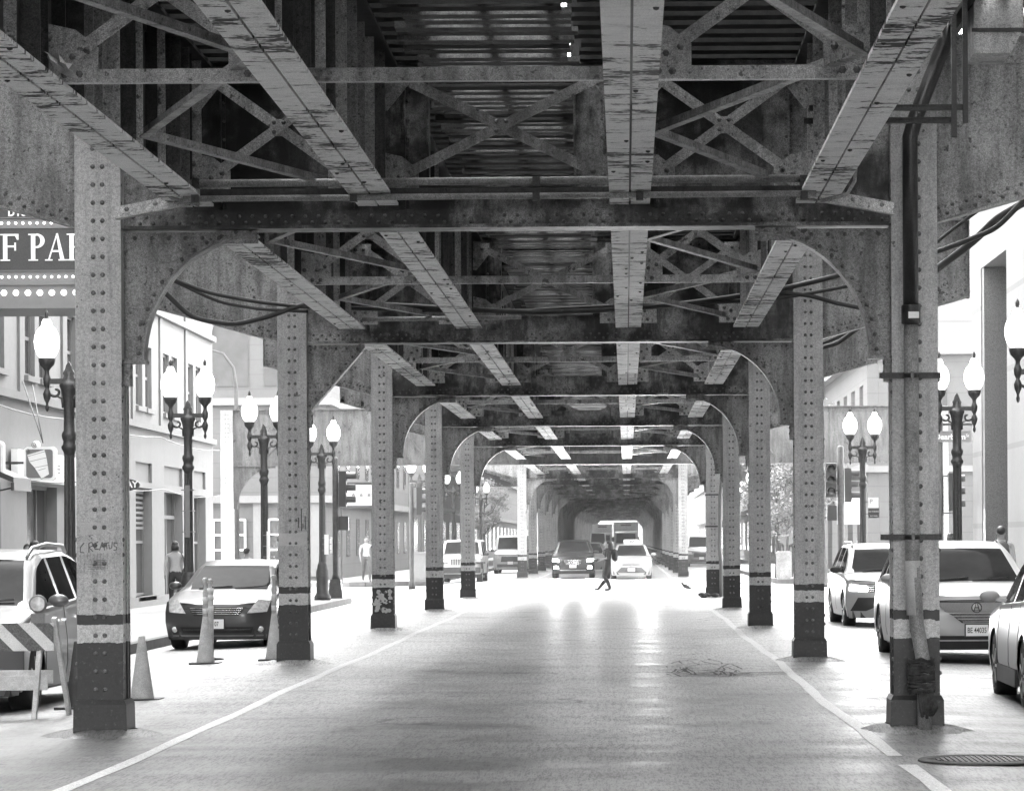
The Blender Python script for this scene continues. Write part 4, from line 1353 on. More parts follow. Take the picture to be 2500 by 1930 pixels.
for k in range(4):
    pts = []
    for i in range(12):
        rr = .10 if i % 2 == 0 else .05; a = PI/2 + i*PI/6; pts.append((-.42+.28*k + rr*math.cos(a), h/2 + rr*math.sin(a)))
    m = MB(); m.prism(pts, -.022, -.0155); m.build('star', M['sign_grey'], t)
m = MB(); m.box(-.6, -.54, 0, .06, -2.98, 0); m.box(.5, .56, 0, .06, -2.98, 0); m.build('post', M['pole'], t)
# sidewalk boxes
for (x, y, w, h, lab, mt) in ((-8.35, 119, .7, 1.1, 'grey metal litter box on the far left corner beside the walking man', 'sign_grey'), (6.35, 119, .6, 1.05, 'grey metal utility box on the far right corner behind the second right column', 'pipe_light')):
    t = thing('utility_box', lab, 'street box', (x, y+2.2, .03))
    m = MB(); m.box(-w/2, w/2, 0, .6, .08, h); m.box(-w/2+.04, w/2-.04, .04, .56, 0, .08); m.prism([(-w/2-.03, h), (w/2+.03, h), (w/2-.08, h+.09), (-w/2+.08, h+.09)], -.03, .63); m.build('casing', M[mt], t)
    m = MB(); m.box(-w/2+.06, w/2-.06, -.012, -.001, .15, h-.12); m.build('door', M[mt], t)

# ------------------------------------------------------------------ trees
M['bark'] = simple('tree bark', .10, .9, var=.4, scale=14, amt=.3)
def leafmat():
    t = NT('grey foliage'); n = t.noise(1.6, det=3)
    t.base(t.ramp(n, [(.3, .10), (.7, .34)])); t.set(Roughness=.7)
    return t.m
M['leaf'] = leafmat()
def tree(x, y, h, r, z0, lab, seed, z=.03):
    rnd = random.Random(seed)
    t = thing('street_tree', lab, 'tree', (x, y, z))
    m = MB(); m.tube([(0, 0, 0), (.03, 0, z0*.5), (-.02, .03, z0), (0, 0, h*.75)], [.11, .085, .07, .03], 8)
    tips = []
    for k in range(15):
        a = rnd.uniform(0, 2*PI); zz = rnd.uniform(z0*.9, h*.75); L = r*rnd.uniform(.5, .95)
        e = (L*math.cos(a), L*math.sin(a), zz + rnd.uniform(.3, h*.25)); tips.append(e)
        m.tube([(0, 0, zz), (e[0]*.5, e[1]*.5, zz+.25), e], [.04, .025, .01], 5, caps=False)
    m.build('trunk', M['bark'], t)
    m = MB()
    cl = [Vector(e) + Vector((rnd.gauss(0, .15), rnd.gauss(0, .15), rnd.gauss(0, .15))) for e in tips for _ in range(4)]
    for _ in range(26):
        a = rnd.uniform(0, 2*PI); q = rnd.uniform(0, 1)**.5
        cl.append(Vector((r*q*math.cos(a), r*q*math.sin(a), rnd.uniform(z0, h))))
    for c in cl:
        f = math.sqrt(max(.08, 1 - abs((c.z-(z0+h)/2)/((h-z0)/2+.3))**2))
        c.x *= f; c.y *= f; cr = rnd.uniform(.16, .38)
        for _ in range(48):
            p = c + Vector((rnd.gauss(0, cr*.6), rnd.gauss(0, cr*.6), rnd.gauss(0, cr*.5)))
            u = Vector((rnd.gauss(0, 1), rnd.gauss(0, 1), rnd.gauss(0, 1))).normalized(); v = u.orthogonal().normalized()
            s = rnd.uniform(.035, .07)
            m.poly([p-u*s*1.4, p+v*s*.7, p+u*s*1.4, p-v*s*.7])
    m.build('crown', M['leaf'], t)
tree(6.3, 126, 5.2, 1.25, 1.9, 'young street tree seen between the second and third right columns', 1)
tree(7.6, 124.5, 7.2, 1.6, 2.3, 'taller leafy street tree right of the second right column', 2)
tree(6.6, 140, 5.6, 1.3, 2.0, 'smaller street tree farther back on the right sidewalk', 3)
tree(-8.9, 190, 5.5, 1.3, 2.0, 'small street tree far back on the left sidewalk', 4)
# ------------------------------------------------------------------ things hung on the railway
def pipes():
    for j, (z, y, r, lab) in enumerate(((4.60, 24.85, .033, 'upper horizontal conduit strapped under the track girders before the nearest bent'),
                                        (4.47, 24.8, .026, 'lower horizontal conduit strapped under the track girders before the nearest bent'))):
        t = thing('conduit', lab, 'conduit', (-3.62, y, z))
        m = MB(); m.tube([(0, 0, 0), (2.4, 0, .008), (5.2, 0, .015)], r, 10); m.build('pipe', M['pipe_light'], t)
        m = MB()
        for x in (.1, 1.4, 2.9, 3.75, 5.1): m.box(x-.03, x+.03, -r-.006, r+.006, -r-.006, r+.006)
        m.build('clamp', M['steel_dark'], t)
    t = thing('strut_beam', 'dark horizontal channel between the two conduits before the nearest bent', 'channel', (-3.5, 24.93, 4.49))
    m = MB(); m.box(0, 5.0, 0, .04, 0, .075); m.box(0, 5.0, -.04, .0, .0, .008); m.build('channel', M['steel_dark'], t)
    for s, lab in ((-1, 'pale slanting strap joining the nearest left column to the outer track girder'), (1, 'pale slanting strap joining the nearest right column to the outer track girder')):
        x = XL+.2 if s < 0 else XR-.2
        t = thing('strap_bracket', lab, 'bracket', (x, 25.55, 4.40))
        m = MB(); m.bar((0, 0, .04), (-s*.62, -.15, .14), .012, .10, up=(0, 0, 1)); m.bar((0, 0, -.01), (-s*.62, -.15, .09), .08, .012, up=(0, 0, 1)); m.build('strap', M['steel_light'], t)
        m = MB()
        for k in (.1, .35, .58): m.rivet((-s*k, -.03-.24*k, .05+.16*k), .022)
        m.build('bolts', M['steel'], t)
    for s, x0, lab in ((-1, -3.86, 'curved pale cable looping from the conduit to the nearest left column'), (1, 1.95, 'curved pale cable looping from the conduit up the outer right track girder')):
        m = MB()
        pts = [(x0 + .0, 25.2, 4.75 if s < 0 else 4.95), (x0 - .03 - .0*s, 25.1, 4.62), (x0+(.12 if s < 0 else -.1), 25.0, 4.50), (x0+(.35 if s < 0 else -.32), 24.95, 4.44)]
        m.tube(pts, .016, 8); tag(m.build('curved_cable', M['pipe_light']), lab, 'cable')
pipes()

# downpipe on the nearest right column
t = thing('downpipe', 'long dark vertical pipe clamped to the front of the nearest right column', 'pipe', (XR-.05, 25.62, 0))
m = MB(); m.tube([(0, 0, 3.46), (0, 0, 5.05), (.05, 0, 5.22), (.30, .0, 5.85), (.36, .05, 6.05)], .066, 14)
m.lathe([(.066, 3.46), (.082, 3.47), (.082, 3.62), (.066, 3.63)], n=14); m.build('upper_pipe', M['pipe'], t, 'dark upper length of pipe')
m = MB(); m.tube([(0, 0, 3.459), (0, 0, 1.45), (.035, 0, .9), (.095, 0, .55), (.095, 0, -.03)], .062, 14); m.build('lower_pipe', M['pipe_light'], t, 'pale lower length of pipe bending at the foot')
m = MB(); m.tube([(.0, 0, 1.46), (.01, 0, 1.0)], .0632, 14); m.build('paint_patch', M['patch_paint'], t)
rnd = random.Random(9)
m = MB()
for k in range(16):
    z = .62 - k*.018; pts = []
    for q in range(11):
        a = PI*1.15 + PI*1.7*q/10 - .6
        pts.append((.07 + .10*math.cos(a)*1.05, .02 + .10*math.sin(a), z + rnd.uniform(-.014, .014)))
    m.tube(pts, .015, 5)
for k in range(8): m.tube([(.04+k*.015, -.085, .34), (.05+k*.02, -.10, .22), (.07+k*.012, -.08, .15+rnd.uniform(-.03, .03))], .014, 5)
m.build('rag_wrapping', M['cloth'], t, 'dark rag wound round the pipe foot')
for z, lab in ((3.03, 'x'), (1.66, 'x')):
    m = MB(); zz = z
    m.box(-.27, .25, .0, .03, zz-.025, zz+.025); m.box(-.27, .25, -.015, -.0, zz+.018, zz+.025); m.box(-.27, .25, -.015, 0, zz-.025, zz-.018)
    o = m.build('clamp_rail', M['steel_dark'], t)
    m = MB(); m.lathe([(.067, -.02), (.067, .02)], (0, 0, zz), 14); m.box(-.012, .012, -.09, -.06, zz-.03, zz+.03); m.build('clamp_ring', M['pipe'], o)
m = MB(); m.box(-.03, .06, -.0855, -.0835, 3.51, 3.565); m.build('sticker', M['sign_white'], t)

# slotted bracket frame in the upper right
t = thing('slotted_bracket', 'dark slotted strut frame hanging from the outer right track girder, upper right', 'bracket', (1.62, 24.2, 5.1))
m = MB()
def strut(p, q, n=(0, -1, 0)):
    m.bar(p, q, .045, .045)
for z, x1, y in ((0, 1.12, 0), (-.095, 1.02, .05)):
    m.box(-.13-(.04 if z else 0), x1, y, y+.04, z-.022, z+.022)
    m.box(-.13-(.04 if z else 0), x1, y-.012, y, z+.016, z+.022); m.box(-.13, x1, y-.012, y, z-.022, z-.016)
for x, z0 in ((1.12, -.13), (1.03, -.24)): m.box(x-.02, x+.02, -.03, .02, z0, .95)
m.build('struts', M['steel_dark'], t)
m = MB()
for k in (0, .04, .08, .31): m.box(k-.01, k+.01, -.002, -.001+.0, -.011, .011)
for k in (-.08, -.04, .02, .05, .08): m.box(k-.01, k+.01, .047, .0485, -.106, -.084)
m.build('slots', M['sign_grey'], t)
t = thing('junction_box', 'grey sheet metal box hanging at the top right corner of the photo', 'junction box', (2.85, 24.5, 5.58))
m = MB(); m.box(0, .40, 0, .6, .20, .8); m.prism([(0, .0), (.30, .0), (.40, .2), (0, .2)], 0, .6); m.build('casing', M['steel_light'], t)
m = MB(); m.box(-.02, .42, -.02, -.001, .17, .20); m.build('lid_edge', M['steel_dark'], t)

# rag on the outer left girder
t = thing('torn_rag', 'crumpled pale rag caught on the outer left track girder, upper left', 'rag', (-3.62, 18.85, 4.60))
rnd = random.Random(5); m = MB(); m.smooth = True
P = [[(.02 + .19*i/6 + rnd.uniform(-.012, .012), rnd.uniform(-.05, .02), .10 - .125*i/6 + (j-1.5)*.028*(1.3 - abs(i-3)/4) + rnd.uniform(-.01, .01)) for j in range(4)] for i in range(7)]
for i in range(6):
    for j in range(3): m.poly([P[i][j], P[i+1][j], P[i+1][j+1], P[i][j+1]])
m.build('cloth', M['cl_pale'], t)

# cables draped before the second bent
def cable(pts, r, lab):
    m = MB()
    # catenary-like smoothing
    out = []
    for a, b in zip(pts, pts[1:]):
        for k in range(8):
            u = k/8; out.append(tuple(a[i] + (b[i]-a[i])*u for i in range(3)))
    out.append(pts[-1])
    sm = out[:]
    for _ in range(6):
        sm = [sm[0]] + [tuple((sm[i-1][c] + sm[i][c]*2 + sm[i+1][c])/4 for c in range(3)) for i in range(1, len(sm)-1)] + [sm[-1]]
    m.tube(sm, r, 7); tag(m.build('hanging_cable', M['cable']), lab, 'cable', 'cables draped across the railway')
cable([(-5.946, 39.6, 5.112), (-5.442, 39.6, 4.915), (-4.766, 39.6, 4.792), (-4.212, 39.6, 4.731), (-3.782, 39.6, 4.718)], .028, 'upper cable drooping under the nearest left arch')
cable([(-5.922, 39.6, 5.087), (-5.319, 39.6, 4.792), (-4.766, 39.6, 4.700), (-4.151, 39.6, 4.669)], .022, 'middle cable drooping under the nearest left arch')
cable([(-6.045, 39.6, 4.946), (-5.688, 39.6, 4.595), (-5.134, 39.6, 4.497), (-4.704, 39.6, 4.595), (-4.224, 39.6, 4.761), (-3.905, 39.6, 4.792)], .034, 'thick lowest cable drooping under the nearest left arch')
cable([(-3.905, 39.6, 4.792), (-2.982, 39.6, 4.743), (-2.060, 39.6, 4.681), (-1.138, 39.6, 4.638), (-0.215, 39.6, 4.669), (0.707, 39.6, 4.731), (1.630, 39.6, 4.854), (2.244, 39.6, 4.964), (2.933, 39.6, 5.130)], .036, 'thick black cable sagging right across the street before the second bent')
cable([(-3.874, 39.6, 4.718), (-2.675, 39.6, 4.669), (-1.445, 39.6, 4.657), (-0.215, 39.6, 4.718), (0.892, 39.6, 4.743), (1.998, 39.6, 4.792), (3.044, 39.6, 4.977)], .024, 'thinner black cable just under the thick one across the street')
cable([(1.998, 39.6, 4.884), (2.429, 39.6, 4.841), (2.798, 39.6, 4.731), (3.167, 39.6, 4.657)], .03, 'black cable falling to the right under the nearest right arch')
cable([(2.849, 44, 4.424), (3.109, 44, 4.492), (3.382, 44, 4.697), (3.519, 44, 4.800)], .035, 'thick black cable bundle right of the second right column')
cable([(2.883, 44.2, 4.505), (3.123, 44.2, 4.594), (3.342, 44.2, 4.745)], .025, 'thin cable above the bundle right of the second right column')
cable([(3.432, 34, 4.612), (3.933, 34, 4.981), (4.197, 34, 5.245), (4.482, 34, 5.404), (4.778, 34, 5.615)], .045, 'thick cable rising to the right beyond the nearest right column')
cable([(3.356, 33, 4.755), (3.715, 33, 4.883), (4.074, 33, 5.027), (4.381, 33, 5.345), (4.586, 33, 5.550)], .03, 'thin cable curving up to the right beyond the nearest right column')
cable([(3.407, 33.5, 4.880), (3.667, 33.5, 5.088), (4.031, 33.5, 5.349), (4.240, 33.5, 5.557)], .02, 'thinnest cable running up under the right cantilever')
t = thing('conduit', 'short horizontal conduit before the second bent, left of centre', 'conduit', (-3.461, 39.8, 4.573)); L = 2.10
m = MB(); m.tube([(0, 0, 0), (L, 0, .02)], .03, 8); m.build('pipe', M['pipe_light'], t)

# paint patches and graffiti on the nearest left column
pc = bent_objs[0][1]
fx = XL
def patch(name, pts, mat, lab, y=-.1935):
    m = MB(); m.prism(pts, y, y+.0015); m.build(name, mat, pc, lab)
patch('paint_patch', [(fx-.165, 1.72), (fx+.06, 1.735), (fx+.075, 1.82), (fx-.165, 1.83)], M['patch_paint'], 'pale painted-over patch')
patch('paint_patch', [(fx-.18, 1.55), (fx+.13, 1.57), (fx+.15, 1.63), (fx+.10, 1.665), (fx-.16, 1.67)], M['patch_paint'], 'pale patch under the graffiti')
m = MB()
strokes = [[(-.13,1.655),(-.16,1.62),(-.165,1.575),(-.13,1.57)], [(-.09,1.57),(-.09,1.65),(-.065,1.66),(-.055,1.63),(-.09,1.615),(-.055,1.58)],
           [(-.01,1.66),(-.04,1.65),(-.04,1.60),(-.005,1.60)], [(-.04,1.63),(-.015,1.63)], [(.0,1.59),(.025,1.66),(.045,1.59)], [(.01,1.62),(.04,1.62)],
           [(.04,1.65),(.085,1.655)], [(.06,1.65),(.065,1.60)], [(.08,1.64),(.085,1.60),(.105,1.61),(.11,1.66)], [(.155,1.65),(.125,1.655),(.125,1.625),(.15,1.615),(.14,1.59),(.12,1.59)]]
for s in strokes:
    for p, q in zip(s, s[1:]): m.bar((fx+p[0], -.1965, p[1]), (fx+q[0], -.1965, q[1]), .0016, .009, up=(0, 0, 1)) if abs(p[0]-q[0]) > abs(p[1]-q[1]) else m.bar((fx+p[0], -.1962, p[1]), (fx+q[0], -.1962, q[1]), .009, .0016, up=(0, 1, 0))
rnd = random.Random(2)
for k in range(9):
    x = fx - .16 + k*.028; L = rnd.uniform(.05, .18); m.box(x, x+.002, -.1955, -.194, 1.57-L, 1.57)
for k in range(6): m.bar((fx-.1, -.1955, 1.50-k*.014), (fx+.06+rnd.uniform(-.03, .03), -.1955, 1.505-k*.014), .0016, .003, up=(0, 0, 1))
m.build('graffiti', M['stripe_dark'], pc, 'dark scrawled graffiti letters CREATUS')
pb = bent_objs[1][1]
m = MB(); m.prism([(XL-.19, 1.60), (XL+.10, 1.60), (XL+.19, 1.62), (XL+.19, 1.79), (XL-.05, 1.765), (XL-.19, 1.77)], -.1935, -.192); m.build('paint_patch', M['patch_paint'], pb, 'pale painted-over patch')
m = MB()
for (x, a, b2) in ((.07, 1.84, 1.98), (.11, 1.80, 2.1), (.13, 1.83, 1.9), (.16, 1.82, 2.0)): m.box(XL+x, XL+x+.012, -.195, -.1925, a, b2)
m.build('graffiti', M['iron'], pb)
pd = bent_objs[2][1]
rnd = random.Random(11); m = MB()
for k in range(40):
    cx = XL + rnd.uniform(-.15, .13); cz = rnd.uniform(.36, .74); n = 6; r = rnd.uniform(.02, .055); a0 = rnd.uniform(0, 6)
    m.prism([(cx + r*rnd.uniform(.6, 1.3)*math.cos(a0+2*PI*i/n), cz + r*rnd.uniform(.5, 1.2)*math.sin(a0+2*PI*i/n)) for i in range(n)], -.1935-.0001*k*.3, -.192)
m.build('torn_poster', M['patch_paint'], pd)
# pipe on the fifth bent's right column with a rubbish heap
t = thing('downpipe', 'pale pipe beside the fifth right column above a small heap of rubbish', 'pipe', (XR+.22, 85.65, 0))
m = MB(); m.tube([(0, 0, -.02), (0, 0, .9), (-.05, 0, 1.4), (-.02, 0, 2.9), (.08, 0, 3.6)], .06, 10); m.build('pipe', M['sign_grey'], t)
m = MB(); m.box(-.45, .1, .0, .03, 2.0, 2.04); m.box(-.45, .1, 0, .03, 2.9, 2.94); m.build('clamp', M['pipe'], t)
t = thing('rubbish_heap', 'small heap of dark rubbish at the foot of the fifth right column', 'rubbish', (XR-.1, 85.5, 0))
rnd = random.Random(4); m = MB()
for k in range(9): m.ball((rnd.uniform(-.28, .2), rnd.uniform(-.12, .08), .05+rnd.uniform(0, .05)), rnd.uniform(.05, .1), 7, 5, 1.3, 1, .7)
m.build('bags', M['cloth'], t)

# ------------------------------------------------------------------ barricade and cones
t = thing('road_barricade', 'white wooden A-frame barricade with a striped board and round warning lamp at lower left', 'barricade', (-6.28, 29.3, -.05), R(2))
m = MB(); m.box(-.72, .72, -.02, .0, .66, .93); bd = m.build('striped_board', M['stripe'], t)
m = MB(); k = -.72
while k < .72:
    a, b2 = k, k + .16
    pts = [(a, .93), (b2, .93), (b2+.27, .66), (a+.27, .66)]
    pts = [(max(-.72, min(.72, p[0])), p[1]) for p in pts]
    if b2 < .72:
        if a + .27 > .72:
            u = (.72-a)/.27; v = (.72-b2)/.27; pts = [(a, .93), (b2, .93), (.72, .93-.27*v), (.72, .93-.27*u)]
        elif b2 + .27 > .72:
            v = (.72-b2)/.27; pts = [(a, .93), (b2, .93), (.72, .93-.27*v), (.72, .66), (a+.27, .66)]
        m.prism(pts, -.0225, -.0205)
    k += .31
m.build('dark_stripes', M['stripe_dark'], bd)
m = MB(); m.box(-.72, .66, -.045, -.02, .28, .42); m.build('lower_board', M['barrier_wood'], t)
m = MB(); m.box(-.72, .66, .30, .325, .33, .46); m.build('rear_board', M['barrier_wood'], t)
for (x, s) in ((-.55, -1), (.60, -1), (-.62, 1), (.70, 1)):
    m = MB(); m.bar((x+.02*s, .0 if s < 0 else .02, .98 if s > 0 else .66), (x-.07*s*0 - (.05 if s < 0 else -.10), (-.17 if s < 0 else .42), .0), .045, .045); m.build('leg', M['barrier_wood'], t)
m = MB(); m.box(.50, .63, -.01, .05, .93, 1.02); m.lathe([(.0, -.03), (.085, -.028), (.09, .0), (.085, .03), (0, .031)], (.565, .02, 1.115), 20, 'y'); lm = m.build('warning_lamp', M['sign_grey'], t)
m = MB(); m.lathe([(.0, -.0), (.07, .0)], (.565, -.013, 1.115), 20, 'y'); m.build('lens', M['headlamp'], lm)

def make_cone(lab, loc, post=False, dark=False, rz=0):
    t = thing('traffic_cone', lab, 'traffic cone', loc, rz, 'traffic cones in the left parking lane')
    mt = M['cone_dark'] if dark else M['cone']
    m = MB(); m.box(-.21, .21, -.19, .19, 0, .035); m.build('cone_foot', M['cone_dark'], t)
    m = MB(); m.lathe([(.135, .03), (.128, .05), (.035, .69), (.028, .70)], n=20); m.build('cone_body', mt, t)
    if post:
        m = MB(); m.lathe([(.037, .62), (.037, 1.02), (.025, 1.04), (.023, 1.12), (.036, 1.15), (.036, 1.20), (.02, 1.22)], n=14); p = m.build('marker_post', mt, t)
        m = MB(); m.lathe([(.0385, .86), (.0385, .95)], n=14); m.lathe([(.0385, .72), (.0385, .79)], n=14); m.build('reflective_band', M['stripe'], p)
    return t
make_cone('plain traffic cone just right of the nearest left column', (-5.17, 32.2, -.04))
make_cone('cone with a tall striped marker post in front of the dark sedan', (-5.90, 42.3, -.06), True)
make_cone('cone with a marker post half hidden behind the second left column', (-4.97, 42.6, -.03), True)
make_cone('cone with dark shade painted in behind the foot of the nearest left column', (-5.62, 30.9, -.05), False, True)
t = thing('channelizer_post', 'thin upright plastic channelizer post with banded top just behind the marker cone', 'delineator', (-6.04, 43.8, -.06))
m = MB(); m.lathe([(.2, 0), (.2, .03), (.06, .05)], n=16); m.build('foot', M['cone_dark'], t)
m = MB(); m.lathe([(.052, .04), (.052, 1.02), (.03, 1.04), (.028, 1.12), (.04, 1.15), (.02, 1.19)], n=14); p = m.build('post', M['cone'], t)
m = MB()
for z in (.72, .88, .98): m.lathe([(.0535, z), (.0535, z+.07)], n=14)
m.build('reflective_band', M['stripe'], p)

# pigeon
t = thing('pigeon', 'small dark pigeon standing on the road near the right edge line', 'pigeon', (1.92, 97.5, .0), R(0)); t.scale = (1.15, 1.3, 1.25)
m = MB(); m.smooth = True
m.tube([(-.13, 0, .20), (-.115, 0, .215), (-.10, 0, .20), (-.075, 0, .16), (-.02, 0, .125), (.05, 0, .10), (.11, 0, .07), (.17, 0, .045)], [.008, .026, .027, .032, .055, .05, .028, .012], 10)
m.tube([(-.13, 0, .212), (-.155, 0, .203)], [.008, .002], 5)
m.build('body', M['cl_dark'], t)
m = MB()
for s in (-1, 1): m.tube([(0, s*.02, .09), (.005, s*.02, .0)], .006, 5); m.box(-.02, .015, s*.02-.012, s*.02+.012, 0, .004)
m.build('feet', M['skin_dk'], t)
m = MB(); 
for s in (-1, 1): m.ball((.03, s*.047, .11), .05, 8, 5, 1.6, .25, .6)
m.build('wings', M['cl_grey'], t)
# ------------------------------------------------------------------ vehicles
def lerp_table(tab, y):
    if y <= tab[0][0]: return tab[0][1]
    for (a, va), (b, vb) in zip(tab, tab[1:]):
        if y <= b:
            u = (y-a)/(b-a) if b > a else 0
            return va + (vb-va)*u
    return tab[-1][1]
def smooth_table(tab, y, d=.09):
    return (lerp_table(tab, y-d) + lerp_table(tab, y)*2 + lerp_table(tab, y+d))/4

class Car:
    """front bumper at y=0 looking to -Y, length along +Y"""
    def __init__(s, W, L, top, belt, wheels, rw, sill=.26, yws=None, tumble=.38, bow=.26, lean=.35, mid=.62, glass_y=None, pillar=None, flare=.0):
        s.hw = W/2; s.L = L; s.top = top; s.belt = belt; s.wheels = wheels; s.rw = rw; s.sill = sill
        s.yc, s.yr0, s.yr1, s.yt = yws; s.tum = tumble; s.bow = bow; s.lean = lean; s.mid = mid; s.pillar = pillar or []
        s.T0 = top[0][1]
    def f(s, x, z):
        u = min(1.0, abs(x)/s.hw)
        r = .06*u*u + s.bow*u**5
        r += max(0, z - s.mid)*s.lean + max(0, .42-z)*.30
        return r
    def width(s, y, z):
        w = s.hw
        # gentle plan taper at nose and tail
        w -= .05*max(0, 1 - y/.5)**2 + .07*max(0, 1 - (s.L-y)/.6)**2
        if z < .45: w -= .05*(.45-z)/.25
        if z > s.mid: w -= .035*(z-s.mid)/.3
        return w
    def arch(s, y):
        z = s.sill + (.0)
        for yw in s.wheels:
            Rr = s.rw + .055; d = abs(y-yw)
            if d < Rr: z = max(z, s.rw + math.sqrt(Rr*Rr-d*d))
        return z
    def section(s, yi):
        T = smooth_table(s.top, yi); zb = min(smooth_table(s.belt, yi), T - .03)
        za = s.arch(yi)
        zz = [za, max(za+.01, .34), max(za+.02, .46), max(za+.03, s.mid), max(za+.04, zb-.07), max(za+.05, zb)]
        pts = [(s.width(yi, z), z) for z in zz]
        wb = pts[-1][0]; h = T - zb
        if h > .12:
            wt = wb - .03 - s.tum*h
            pts.append((wb-.025, zb+.015))
            pts.append((wt + .02, T-.075)); pts.append((wt - .03, T-.025)); pts.append((wt-.11, T-.008))
        else:
            pts.append((wb-.03, zb + h*.35)); pts.append((wb-.07, zb+h*.6)); pts.append((wb-.13, zb+h*.8)); pts.append((wb-.22, zb + h*.88))
        w9 = pts[-1][0]
        pts.append((w9*.5, T)); pts.append((0, T+.004))
        return pts
    def build(s, t, paint, trim, glass_side=None, roof_mat=None):
        ys = sorted(set([0, .04, .08, .12, .17, .22, .28, .34, .4] + [.5 + .05*k for k in range(int((s.L-.6)/.05))] + [s.L-.08, s.L-.03, s.L]))
        NP = 12
        rows = []
        for y in ys:
            sec = s.section(y); row = []
            for j, (x, z) in enumerate(sec):
                yy = max(y, s.f(x, z))
                if yy > y:            # clamp to the nose surface and re-evaluate the profile there
                    sec2 = s.section(yy); x2, z2 = sec2[j]; yy = max(y, s.f(x2, z2)); x, z = x2, z2
                row.append((x, yy, z))
            rows.append(row)
        parts = {}
        def cls(y, j):
            if s.yc - .05 < y <= s.yc + .04 and j >= 6: return 'cowl'
            if s.yr0 - .02 <= y < s.yr0 + .02 and j in (9, 10): return 'cowl'
            if s.yc + .04 < y < s.yr0 - .02:
                if j in (9, 10): return 'windshield'
            if s.yr1 + .05 < y < s.yt - .08 and j in (9, 10): return 'rear_window'
            if j == 6 and s.yc + .30 < y < s.yt - .2:
                for (a, b) in s.pillar:
                    if a < y < b: return 'body'
                return 'side_window'
            if j == 0 and False: return 'trim'
            return 'body'
        idx = {}
        for i in range(len(ys)-1):
            ym = (ys[i]+ys[i+1])/2
            for j in range(NP-1):
                for sgn in (1, -1):
                    q = [rows[i][j], rows[i+1][j], rows[i+1][j+1], rows[i][j+1]]
                    q = [(p[0]*sgn, p[1], p[2]) for p in q]
                    if sgn < 0: q = q[::-1]
                    nm = cls(ym, j)
                    if nm == 'side_window' and sgn < 0: nm = 'side_window_b'
                    P = parts.setdefault(nm, MB()); d = idx.setdefault(nm, {})
                    ids = []
                    for p in q:
                        k = (round(p[0], 4), round(p[1], 4), round(p[2], 4))
                        if k not in d: d[k] = len(P.v); P.v.append(p)
                        if d[k] not in ids: ids.append(d[k])
                    if len(ids) >= 3: P.smooth = True; P._f(ids)
        B = parts['body']
        # nose and tail
        sec0 = s.section(s.f(0, .5)); nz = 12; nx = 20
        zlo = s.sill - .03
        def nose(u, v):
            z = zlo + (s.T0 - zlo)*v; y0 = s.f(0, z); w = s.width(max(y0, .0), z)
            for _ in range(2): w = s.width(s.f(w, z)*.8, z)
            x = w*(2*u-1)
            zt = z
            if v > .999: zt = smooth_table(s.top, s.f(x, z)) - .05*(abs(x)/w)**3
            return (x, s.f(x, zt), zt)
        B.smooth = True; B.grid(nose, nx, nz)
        secL = s.section(s.L); pl = [(x, s.L, z) for x, z in secL]
        B.smooth = False; B.poly([(x, s.L+.001, z) for x, z in secL] + [(-x, s.L+.001, z) for x, z in secL[::-1]])
        bo = B.build('body', paint, t)
        for nm, mt in (('cowl', M['black']), ('windshield', M['glass_car']), ('rear_window', M['glass_car']), ('side_window', glass_side or M['glass_car']), ('side_window_b', glass_side or M['glass_car'])):
            if nm in parts: parts[nm].build(nm.replace('_b', '') if nm.startswith('side') else nm, mt, t)
        # underbody
        m = MB(); m.box(-(s.hw-.27), s.hw-.27, s.f(0, .4)+.10, s.L-.08, .2, .62); m.box(-s.hw+.08, s.hw-.08, s.wheels[0]+s.rw+.12, s.wheels[1]-s.rw-.12, .21, .30)
        m.box(-(s.hw-.12), s.hw-.12, s.f(s.hw*.8, .4)+.06, s.wheels[0]-s.rw-.1, .2, .5)
        for yw in s.wheels: m.box(-(s.hw-.06), s.hw-.06, yw-s.rw-.10, yw+s.rw+.10, s.rw*2+.04, s.rw*2+.09)
        m.build('underbody', M['black'], t)
        # shut lines of doors and bonnet
        pil = s.pillar or []
        for sg in (-1, 1):
            for yd in [s.yc + .22] + [(a+b)/2 for a, b in pil]:
                m = MB()
                zb = smooth_table(s.belt, yd); zs = [max(s.arch(yd)+.03, .34) + (zb-.02-max(s.arch(yd)+.03, .34))*q/6 for q in range(7)]
                for za, zz in zip(zs, zs[1:]):
                    m.bar((sg*(s.width(yd, za)+.0015), yd, za), (sg*(s.width(yd, zz)+.0015), yd, zz), .012, .004, up=(1, 0, 0))
                m.build('door_seam', M['black'], bo)
        N = 14; m = MB()
        for q in range(N):
            xa = -s.hw*.80 + s.hw*1.6*q/N; xb = -s.hw*.80 + s.hw*1.6*(q+1)/N
            za = s.T0 - .035 - .05*(abs(xa)/s.hw)**3; zb_ = s.T0 - .035 - .05*(abs(xb)/s.hw)**3
            m.bar((xa, s.f(xa, za)-.003, za), (xb, s.f(xb, zb_)-.003, zb_), .008, .012)
        m.build('bonnet_seam', M['black'], bo)
